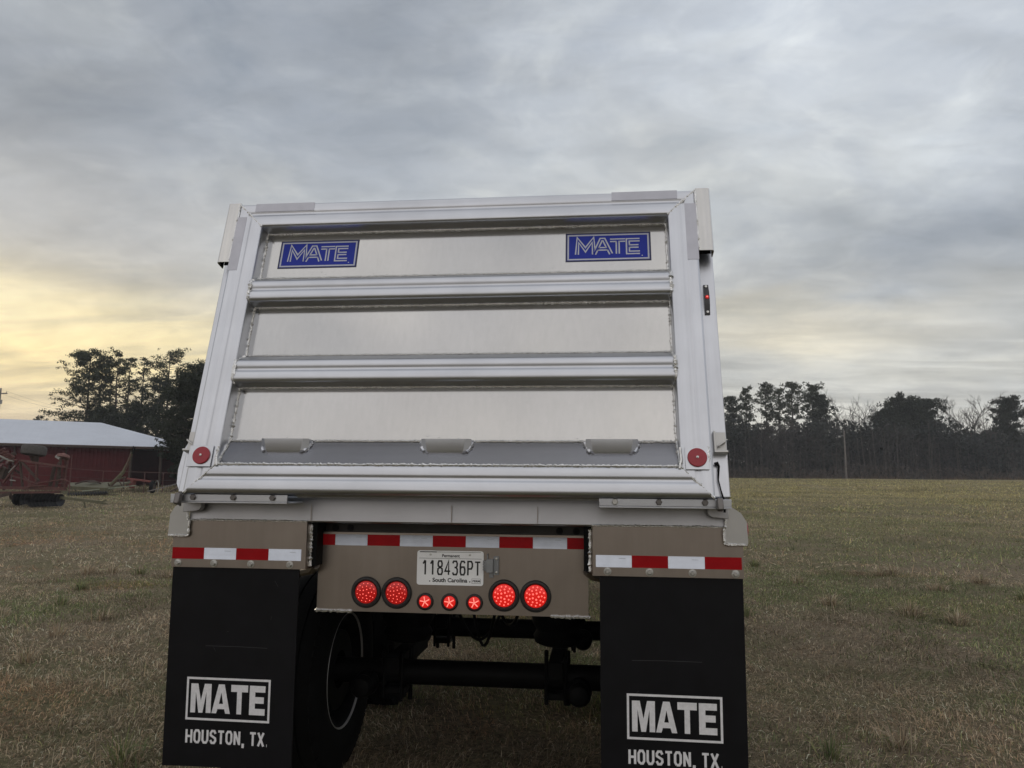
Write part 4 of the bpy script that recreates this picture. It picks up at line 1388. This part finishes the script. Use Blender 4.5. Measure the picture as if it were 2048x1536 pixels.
def woods():
    """The wood edge across the far side: one mass of trunks, twigs and undergrowth."""
    mb = MB()
    V, T = [], []
    # belt along a gently bent line beyond the crest
    def line(u):
        x = -75 + u * 215
        return x, 137 + 5 * math.sin(u * 9) + (8 * max(0, (x - 40) / 80))
    for k in range(1150):
        u = rnd.random(); x, y = line(u); y += rnd.uniform(-3, 18)
        z = float(ground_h(x, y)); h = rnd.uniform(5, 11.2)
        r = rnd.uniform(.05, .13)
        dx, dy = rnd.gauss(0, .5), rnd.gauss(0, .5)
        mb.tube([(x, y, z - .2), (x + dx * .5, y + dy * .5, z + h * .5), (x + dx, y + dy, z + h)], [r, r * .7, r * .2], 4, cap=False)
    # twigs and sprays
    n = 90000
    u = nr.random(n)
    x = -75 + u * 215; y = 137 + 5 * np.sin(u * 9) + 8 * np.clip((x - 40) / 80, 0, None) + nr.uniform(-3.5, 17, n)
    crest = 9.2 + 1.6 * (vnoise(x * .16 + 3, y * .05) - .5) * 2 + 1.2 * (vnoise(x * .6, y * .3) - .5) * 2
    hgt = nr.random(n) ** .75 * crest
    z = ground_h(x, y) + hgt
    P = np.stack([x, y, z], 1)
    ev = vnoise(x * .12 + 40, hgt * .18 + y * .1) > .50
    size = np.stack([np.where(ev, nr.uniform(.5, 1.1, n), nr.uniform(.8, 1.9, n)), np.where(ev, nr.uniform(.25, .5, n), nr.uniform(.06, .18, n))], 1)
    tone = np.clip(.45 + 1.1 * (vnoise(x * .17, hgt * .22 + 3) - .5) + .5 * (vnoise(x * .7, hgt * .6 + 9) - .5) + nr.normal(0, .15, n), 0, 1)
    for sel, mt, nm in ((~ev, M_twig, 'a'), (ev, M_wood_l, 'b')):
        v, t_ = quad_cloud(P[sel], size[sel], tone[sel], upbias=1.0 if mt is M_twig else .1)
        V.append(v); T.append(t_)
    # older growth deeper in, which closes the gaps
    n3 = 15000
    u = nr.random(n3)
    x = -75 + u * 215; y = 145 + 5 * np.sin(u * 9) + 8 * np.clip((x - 40) / 80, 0, None) + nr.uniform(-2, 9, n3)
    crest3 = 8.4 + 1.8 * (vnoise(x * .16 + 3, y * .05) - .5) * 2 + 1.6 * (vnoise(x * .5, y * .3) - .5) * 2
    z = ground_h(x, y) + nr.random(n3) ** 1.15 * crest3
    v, t_ = quad_cloud(np.stack([x, y, z], 1), np.stack([nr.uniform(1.2, 2.4, n3), nr.uniform(.7, 1.5, n3)], 1), np.clip(nr.normal(.3, .2, n3), 0, 1), upbias=.3)
    V.append(v); T.append(t_)
    # bramble and tall weeds along the foot
    n2 = 16000
    u = nr.random(n2)
    x = -75 + u * 215; y = 131.5 + 5 * np.sin(u * 9) + 8 * np.clip((x - 40) / 80, 0, None) + nr.uniform(-1.5, 3, n2)
    z = ground_h(x, y) + nr.random(n2) ** 2.0 * (1.0 + 2.2 * vnoise(x * .3, y * .2))
    v, t_ = quad_cloud(np.stack([x, y, z], 1), np.stack([nr.uniform(.4, 1.1, n2), nr.uniform(.05, .16, n2)], 1), np.clip(nr.normal(.6, .2, n2), 0, 1), upbias=1.4)
    Vf, Tf = v, t_
    me_v = np.concatenate(V + [Vf]); tone = np.concatenate(T + [Tf])
    nq = len(me_v) // 4
    tv = np.array(mb.v); tf = mb.f
    o0 = len(me_v)
    allV = np.concatenate([me_v, tv])
    lv = np.concatenate([np.arange(nq * 4), np.array(tf).ravel() + o0])
    nt = len(tf)
    ls = np.arange(nq + nt) * 4; lt = np.full(nq + nt, 4)
    me = raw_mesh('woods', allV, lv, ls, lt, [M_twig, M_wood_l, M_bare, mat('bramble_brown', (.078, .062, .052), .9)], attr=np.concatenate([tone, np.full(len(tv), .4)]))
    na, nb_ = len(V[0]) // 4, (len(V[1]) + len(V[2])) // 4
    mi = np.concatenate([np.zeros(na), np.ones(nb_), np.full(nq - na - nb_, 3), np.full(nt, 2)]).astype(np.int32)
    me.polygons.foreach_set('material_index', mi)
    o = bpy.data.objects.new('woods', me)
    COL.objects.link(o)
    tag(o, 'dark leafless wood along the far edge of the field', kind='stuff')


woods()


def weeds():
    """Reddish weeds standing along the crest of the field."""
    n = 5000
    x = nr.uniform(-5, 95, n); y = 127.0 + nr.uniform(-1.2, 1.5, n) + 6 * np.clip((x - 40) / 80, 0, None)
    keep = vnoise(x * .35, y * .2) > .45
    x, y = x[keep], y[keep]; n = len(x)
    L = nr.uniform(.15, .75, n)
    c = np.array([[.16, .11, .07]]) * nr.uniform(.6, 1.4, (n, 1))
    v, lv, ls, lt, cc = grass_mesh('w', np.stack([x, y, ground_h(x, y)], 1), L, nr.uniform(.03, .06, n), nr.uniform(0, 6.28, n), np.abs(nr.normal(.2, .2, n)), c, '', 1)
    me = raw_mesh('weeds', v, lv, ls, lt, [bpy.data.materials['grass_blades']], color=cc)
    o = bpy.data.objects.new('weeds', me)
    COL.objects.link(o)
    tag(o, 'brown weeds standing along the top of the field', kind='stuff')


weeds()


def undergrowth():
    """Rank weeds grown up round the parked machinery and along the fence."""
    A, B = px_ground(-30, 990)[0], px_ground(400, 984)[0]
    n = 5200
    u = nr.random(n)
    x = A.x + (B.x - A.x) * u + nr.normal(0, .5, n); y = A.y + (B.y - A.y) * u + nr.uniform(-.6, 4.2, n)
    keep = vnoise(x * .6, y * .6) > .42
    x, y = x[keep], y[keep]; n = len(x)
    c = np.where((nr.random(n) < .5)[:, None], np.array([[.085, .085, .050]]), np.array([[.16, .125, .085]])) * nr.uniform(.5, 1.4, (n, 1))
    v, lv, ls, lt, cc = grass_mesh('w', np.stack([x, y, ground_h(x, y)], 1), nr.uniform(.15, .6, n), nr.uniform(.02, .045, n), nr.uniform(0, 6.28, n), np.abs(nr.normal(.4, .3, n)), c, '', 1)
    me = raw_mesh('undergrowth', v, lv, ls, lt, [bpy.data.materials['grass_blades']], color=cc)
    o = bpy.data.objects.new('undergrowth', me)
    COL.objects.link(o)
    tag(o, 'rank olive and brown weeds round the parked machinery', kind='stuff')


undergrowth()


# ------------------------------------------------------------------ poles
def pole(label, px, top, D, kind):
    q = pt(px, top, D)
    gz = float(ground_h(q.x, q.y))
    H = q.z - gz
    t = thing('utility_pole', label, 'utility pole', (q.x, q.y, gz))
    b = MB(); b.tube([(0, 0, -.2), (0, 0, H)], [.16, .11], 10); b.build('pole_shaft', M_pole, t)
    if kind == 'lamp':
        b = MB()
        b.tube([(0, 0, H - 1.0), (-.3, 0, H - .85), (-.75, -.1, H - .95)], .035, 6)
        b.lathe([(.05, .2), (.16, .1), (.24, -.05), (.20, -.16), (0, -.18)], 12, lambda x, y, z: (-.85 + x, -.1 + y, H - 1.05 + z))
        b.build('lamp_arm', M_gall, t)
    else:
        b = MB()
        b.box(-1.1, 1.1, -.06, .06, H - .9, H - .74)
        b.build('cross_arm', M_pole, t)
        for X in (-.95, 0, .95):
            b = MB()
            b.lathe([(.03, 0), (.06, .06), (.03, .12), (.06, .18), (0, .22)], 8, lambda x, y, z: (X + x, y, H - .74 + z))
            b.build('insulator', M_gall, t)
        b = MB()
        b.lathe([(0, 0), (.14, .0), (.14, .6), (0, .65)], 12, lambda x, y, z: (.25 + x, y, H - 2.4 + z))
        b.build('transformer', M_gall, t)
    return t, Vector((q.x, q.y, gz + H - .5))


pole('lone weathered pole with a lamp arm before the dark wood', 1688, 861, 124, 'lamp')
pl, ptop = pole('distant power pole with cross arm at the left edge', 2, 776, 112, 'power')
b = MB()
endp = pt(300, 830, 112)
for dx, dz in ((-.9, .0), (.9, .05)):
    P = [ptop.lerp(endp, k / 16) + Vector((dx, 0, dz - 1.2 * 4 * (k / 16) * (1 - k / 16))) for k in range(17)]
    b.tube(P, .011, 4)
w = b.build('power_wires', M_dark)
tag(w, 'thin power wires sloping right from the left edge pole', 'wires')


# ------------------------------------------------------------------ barn
def barn():
    A = pt(392, 893, 68)                 # right eave corner
    B = pt(0, 886, 61.5)
    A.z = B.z = 4.62
    dx = (B - A); dx.z = 0; dx.normalize()          # runs to the left
    nb = Vector((dx.y, -dx.x, 0))
    if nb.y < 0: nb = -nb                            # away from the viewer
    Lb, Db, rise = 46.0, 18.0, 2.55
    gz = float(ground_h(A.x, A.y)) - .1
    t = thing('barn', 'long low dark red barn with a white metal roof', 'barn', (A.x, A.y, gz))
    he = A.z - gz

    def Q(a, d, z): return dx * a + nb * d + Vector((0, 0, z))
    b = MB()
    o = .45
    # corrugated front wall
    def wallstrip(a0, a1, d, z0, z1, step=.3):
        k = int((a1 - a0) / step)
        pts = []
        for i in range(k):
            a = a0 + (a1 - a0) * i / k; s = (a1 - a0) / k
            pts += [(a, 0), (a + s * .62, 0), (a + s * .70, -.025), (a + s * .92, -.025)]
        pts.append((a1, 0))
        vs = [Q(a, d + q, z0) for a, q in pts] + [Q(a, d + q, z1) for a, q in pts]
        n = len(pts)
        b.add(vs, [(i, i + 1, n + i + 1, n + i) for i in range(n - 1)])
    bay = 5.2                                        # open bay at the right end
    wallstrip(bay, Lb - o, o, -.5, he - .02)
    wallstrip(o, Lb - o, Db - o, -.5, he - .02)
    for a in (o, Lb - o):
        b.add([Q(a, o, -.5), Q(a, Db - o, -.5), Q(a, Db - o, he), Q(a, o, he)], [(0, 1, 2, 3)])
    b.add([Q(bay, o, -.5), Q(bay, Db - o, -.5), Q(bay, Db - o, he), Q(bay, o, he)], [(0, 1, 2, 3)])
    b.add([Q(o, 5, -.5), Q(bay, 5, -.5), Q(bay, 5, he), Q(o, 5, he)], [(0, 1, 2, 3)])
    b.build('barn_wall', M_barn, t, smooth=0)
    # hip roof of standing-seam sheets
    b = MB()
    h2 = Db / 2
    ze, zr = he, he + rise
    E = [Q(0, 0, ze), Q(Lb, 0, ze), Q(Lb, Db, ze), Q(0, Db, ze)]
    R0, R1 = Q(h2 * .9, h2, zr), Q(Lb - h2 * .9, h2, zr)
    vs = E + [R0, R1] + [p - Vector((0, 0, .12)) for p in E]
    b.add(vs, [(0, 1, 5, 4), (2, 3, 4, 5), (3, 0, 4), (1, 2, 5), (6, 7, 1, 0), (7, 8, 2, 1), (8, 9, 3, 2), (9, 6, 0, 3), (9, 8, 7, 6)])
    for i in range(75):                              # seams
        a = .6 + i * .6
        if a > Lb - .4: break
        top = min(1.0, a / (h2 * .9), (Lb - a) / (h2 * .9))
        b.bar(Q(a, .02, ze + .005), Q(a, h2 * top, ze + rise * top + .005), .03, .012)
    b.build('roof', mat('white_roof_sheet', (.62, .65, .71), .42, .25, var=(.5, .05)), t, smooth=0)
    b = MB()
    b.bar(Q(0, -.06, ze - .14), Q(Lb, -.06, ze - .14), .13, .20)
    b.build('gutter', M_rustdk, t, smooth=0)
    for a in (o, 2.8, bay):
        b = MB(); b.bar(Q(a, o - .02, -.5), Q(a, o - .02, he - .05), .18, .18)
        b.build('bay_post', M_rustdk, t, smooth=0)
    b = MB()                                          # sliding door and its rail
    d0 = 10.2
    b.box(0, 1, 0, 1, 0, 1, 0, lambda x, y, z: Q(d0 + x * 3.6, o - .12 + y * .06, -.4 + z * (he - .5)))
    b.build('sliding_door', mat('barn_door_red', (.085, .015, .016), .85, spec=.12, var=(1.5, .2)), t, smooth=0)
    b = MB()
    b.bar(Q(d0 - 2, o - .16, he - .12), Q(d0 + 6, o - .16, he - .12), .06, .10)
    for a in (d0 - .04, d0 + 3.64): b.bar(Q(a, o - .14, -.4), Q(a, o - .14, he - .2), .09, .12)
    b.build('door_rail', M_rustdk, t, smooth=0)
    return Q, t


barn()


# ------------------------------------------------------------------ farm clutter before the barn
def fence():
    t = thing('pipe_fence', 'thin rusty pipe rail fence running before the red barn', 'fence')
    rail = [(-40, 925, 45), (60, 931, 47), (142, 937, 49), (207, 942, 51), (290, 944.5, 53), (327, 945.5, 55), (400, 948, 58)]
    P = [pt(*p) for p in rail]
    b = MB(); b.tube(P, .022, 6); b.build('top_rail', M_rust, t)
    b = MB()
    P2 = [p - Vector((0, 0, .55)) for p in P]
    b.tube(P2, .012, 5)
    b.build('wire', M_rustdk, t)
    for p in P[1:]:
        b = MB(); g = float(ground_h(p.x, p.y)); b.tube([(p.x, p.y, g - .1), (p.x, p.y, p.z + (.9 if p is P[2] else .0))], .032, 7); b.build('fence_post', M_rust, t)
    p0 = pt(372, 940.5, 52); p1 = pt(352, 940, 52)


fence()


def wheel_lathe(b, c, axis, R, w, m=0, hub=1):
    c = Vector(c); axis = Vector(axis).normalized()
    u = axis.orthogonal().normalized(); v = axis.cross(u)
    T = lambda x, y, z: c + u * x + v * y + axis * z
    b.lathe([(R * .62, -w * .42), (R * .8, -w * .5), (R * .95, -w * .42), (R, -w * .2), (R, w * .2), (R * .95, w * .42), (R * .8, w * .5), (R * .62, w * .42)], 22, T, m)
    b.lathe([(R * .62, -w * .40), (R * .5, -w * .1), (R * .12, -w * .12), (R * .12, w * .2), (R * .5, w * .15), (R * .62, w * .40)], 22, T, hub)


def harrow():
    D = 41.0
    g, Dg = px_ground(95, 1014)
    D = Dg
    P = lambda x, y, dd=0.0: pt(x, y, D + dd)
    t = thing('disc_harrow', 'rusty red folded disc harrow with upturned wheels at the left', 'farm implement')
    t_frame = MB()
    bar = lambda a, c, w=.11, m=0, da=0, dc=None: t_frame.bar(P(*a, da), P(*c, da if dc is None else dc), w, w, m)
    # base frame
    for dd in (-.9, .9):
        bar((-60, 974), (132, 978), .13, 0, dd); bar((-60, 986), (120, 984), .10, 0, dd)
    for x in (-40, 8, 50, 92, 128): bar((x, 978), (x, 978), .12, 0, -.9, .9)
    for x in (20, 62, 105): bar((x, 985), (x + 3, 999), .10, 1, -.6)
    # upright wing: triangular trusses
    for dd in (-.8, .8):
        bar((40, 921), (130, 934), .085, 0 if dd < 0 else 1, dd)
        bar((40, 921), (6, 966), .075, 0, dd); bar((40, 921), (45, 974), .075, 1, dd); bar((44, 924), (78, 962), .09, 1, dd)
        bar((74, 925), (72, 974), .09, 0, dd); bar((20, 950), (70, 966), .06, 0, dd); bar((48, 952), (62, 972), .06, 0, dd)
    bar((110, 930), (100, 972), .12, 1, -.3); bar((122, 916), (112, 974), .09, 1, -.5); bar((134, 914), (126, 974), .13, 0, .2)
    for k in range(8): bar((116 + .4 * k, 928 + k * 5.5), (121 - .3 * k, 929 + k * 5.5), .16, 1, -.65)
    bar((40, 921), (40, 921), .1, 0, -.8, .8); bar((130, 934), (130, 934), .1, 0, -.8, .8)
    bar((112, 912), (120, 917), .12, 2, -.4)
    t_frame.build('frame', [M_rust, M_rustdk, M_gall], t, smooth=0)
    b = MB()
    # hydraulic hoses and rods
    Q = lambda pts, r, dd=-1.0, m=0: b.tube([P(x, y, dd) for x, y in pts], r, 6, m)
    Q([(58, 972), (80, 966), (110, 961), (130, 959), (138, 964), (140, 975)], .03); Q([(55, 975), (70, 972), (92, 971)], .04)
    Q([(125, 968), (132, 962), (136, 972), (128, 978)], .015); Q([(0, 912), (12, 918), (28, 922)], .05, m=1); Q([(2, 900), (16, 908), (30, 915)], .05)
    Q([(17, 945), (30, 931)], .02, m=1); Q([(20, 960), (31, 961.5)], .03, m=1)
    for k in range(5): Q([(-6 + k * 6, 905 + k * 3), (10 + k * 6, 897 + k * 6)], .05)
    b.build('hydraulic_rods', [M_rust, M_gall], t)
    b = MB()
    wheel_lathe(b, P(68, 901, -.2), (0.05, .12, 1), .54, .46)
    b.build('raised_wheel', [mat('grey_old_tyre', (.075, .070, .065), .85, var=(9, .25)), M_rustdk], t)
    b = MB(); b.tube([P(69, 911, -.2), P(71, 925, -.2)], [.22, .12], 10); b.build('wheel_post', M_rustdk, t)
    b = MB()
    c = P(127, 911, -.2)
    b.lathe([(0, .1), (.08, .1), (.1, .03), (.26, .02), (.285, -.02), (.285, -.12), (.1, -.16), (0, -.16)], 22, lambda x, y, z: c + Vector((x, y * .96 + z * .25, z + y * -.30)))
    b.build('hub_plate', mat('rusty_pink_iron', (.17, .085, .075), .75, var=(9, .3)), t)
    b = MB()
    for k in range(16):
        x0_, y0_ = rnd.uniform(-25, 30), rnd.uniform(900, 945)
        b.bar(P(x0_, y0_, rnd.uniform(-.8, .6)), P(x0_ + rnd.uniform(-14, 22), y0_ + rnd.uniform(-9, 14), rnd.uniform(-.8, .6)), rnd.uniform(.05, .13), rnd.uniform(.05, .13), k % 3 % 2)
    b.bar(P(-20, 938, -.4), P(14, 948, -.4), .55, .5, 1); b.bar(P(-10, 950, -.4), P(-2, 974, -.4), .2, .2, 0)
    b.build('folded_wing', [M_rust, M_rustdk], t, smooth=0)
    # two gangs of blades
    for dd, x0, x1, y0, y1 in ((-.6, 60, 124, 1002, 1000), (1.0, 28, 100, 998, 997)):
        a, c = P(x0, y0, dd), P(x1, y1, dd - .3)
        gang = MB()
        gang.tube([a, c], .05, 8)
        ax = (c - a).normalized(); n = 9
        u = ax.orthogonal().normalized(); v = ax.cross(u)
        for k in range(n):
            o_ = a.lerp(c, (k + .3) / n)
            gang.lathe([(0, -.035), (.14, -.02), (.25, .02), (.29, .05), (.285, .055), (.24, .03), (.0, -.02)], 20, lambda x, y, z: o_ + (u * x + v * y) * 1.0 + ax * z)
        gang.build('disc_gang', M_disc, t)
    b = MB()
    wheel_lathe(b, P(38, 1000, .9), (.94, .3, 0), .32, .22)
    b.build('ground_wheel', [M_rubber, M_rustdk], t)
    b = MB()
    b.bar(P(118, 995, -.8), P(204, 1005, -1.3), .10, .12)
    b.bar(P(204, 1004, -1.3), P(213, 1000, -1.3), .06, .06); b.bar(P(200, 1006, -1.3), P(214, 1007.5, -1.5), .07, .07); b.bar(P(168, 1004, -1.2), P(171, 1018, -1.2), .05, .05)
    b.build('tow_bar', M_olive, t, smooth=0)
    b = MB()
    b.bar(P(-50, 1004, -1.5), P(22, 987, -1.1), .12, .14)
    b.build('side_bar', M_rustdk, t, smooth=0)


harrow()


def mower():
    g, D = px_ground(215, 990)
    P = lambda x, y, dd=0.0: pt(x, y, D + dd)
    t = thing('sickle_mower', 'old olive mower with one long boom raised in the air', 'farm implement')
    b = MB()
    b.hexa([P(135, 979, -.8), P(212, 983, -1.2), P(212, 976, -1.2), P(135, 972, -.8), P(140, 968, 1.2), P(262, 966, 1.0), P(262, 963.5, 1.0), P(140, 965, 1.2)])
    b.bar(P(128, 985, -.5), P(215, 986, -1.2), .28, .22)
    for x in (150, 172, 200): b.bar(P(x, 974, -.6), P(x + 2, 990, -.8), .07, .07)
    b.build('bed', M_olive, t, smooth=0)
    b = MB()
    b.bar(P(165, 982, -1.3), P(272, 971, -.6), .12, .07)
    b.build('cutter_bar', mat('pale_worn_bar', (.24, .26, .20), .6, .3, var=(6, .3)), t, smooth=0)
    b = MB()
    b.tube([P(214, 977, -.4), P(230, 962, -.4), (P(246, 945, -.4)), P(256, 925, -.4), P(264, 905, -.4)], [.10, .13, .12, .09, .075], 8, 0)
    b.bar(P(264, 908, -.45), P(267, 892, -.45), .05, .05, 1); b.bar(P(266, 908, -.3), P(271, 893, -.3), .05, .05, 1)
    b.tube([P(250, 940, -.5), P(262, 908, -.5)], .035, 6, 2)
    b.tube([P(218, 978, -.6), P(236, 958, -.6)], .03, 6, 2); b.bar(P(236, 958, -.4), P(250, 954, -.4), .25, .05, 0)
    b.build('boom', [M_olive, M_dark, M_rust], t, smooth=40)
    b = MB()
    for x0, y0, x1, y1 in ((236, 958, 248, 978), (248, 954, 247, 976), (196, 980, 197, 1002), (190, 982, 175, 1004), (222, 978, 216, 966)):
        b.bar(P(x0, y0, -.5), P(x1, y1, -.7), .05, .05)
    b.tube([P(150, 968, 0), P(170, 962, .2), P(186, 961, .3), P(202, 967, .3)], .05, 6)
    b.lathe([(0, .1), (.30, .05), (.34, 0), (.3, -.04), (0, -.04)], 18, lambda x, y, z: P(186, 964, .3) + Vector((x, y, z)))
    b.build('struts', M_rustdk, t, smooth=30)
    b = MB()
    for k in range(16): b.bar(P(136 + k * 5, 986 - k * .2, -1.4), P(138 + k * 5.1, 992 - k * .3, -1.6), .05, .12)
    b.build('sickle_guards', M_disc, t, smooth=0)
    b = MB()
    P0 = pt(255, 957, D + 1.5); P1 = pt(302, 963, D + 1.2)
    t2 = thing('tow_axle', 'red beam on a small dark wheel right of the olive mower', 'farm implement')
    b.bar(P0, P1, .12, .12); b.bar(pt(268, 959, D + 1.4), pt(262, 975, D + 1.4), .3, .25); b.build('beam', mat('faded_red_beam', (.17, .045, .038), .7, var=(6, .3)), t2, smooth=0)
    b = MB(); wheel_lathe(b, pt(305, 974, D + 1.0), (.96, .25, 0), .42, .24); b.build('wheel', [M_rubber, M_rustdk], t2)
    b = MB()
    hp = pt(315, 974, D + .2)
    b.tube([hp + Vector((math.cos(a) * .12, -.1, math.sin(a) * .42)) for a in np.linspace(-1.5, 2.4, 14)], .02, 6)
    b.build('hoop', M_gall, t2)
    a_, c_ = pt(295, 983, D + .3), pt(352, 968, D + 1.6)
    b = MB(); b.bar(a_, c_, .09, .06); k = b.build('loose_plank', M_pole, smooth=0)
    tag(k, 'grey plank leaning in the weeds beside the small dark wheel', 'plank')
    b = MB(); b.tube([pt(340, 983, D + .5), pt(372, 970, D + 1.4)], .05, 7); k = b.build('loose_pipe', M_rustdk)
    tag(k, 'rusty pipe lying in the weeds next to the trailer edge', 'pipe')


mower()


# ------------------------------------------------------------------ morning haze in the air
def haze():
    b = MB()
    b.box(-310, 310, -270, 330, -2, 30)
    m = bpy.data.materials.new('morning_haze')
    m.use_nodes = True
    t = NT(m.node_tree)
    t.n.remove(t.n['Principled BSDF'])
    v = t.new('ShaderNodeVolumePrincipled')
    v.inputs['Color'].default_value = (.86, .90, .95, 1)
    v.inputs['Density'].default_value = .0006
    t.l.new(v.outputs[0], t.n['Material Output'].inputs['Volume'])
    o = b.build('haze', m, smooth=0)
    tag(o, 'thin morning haze over the field', kind='stuff')


haze()
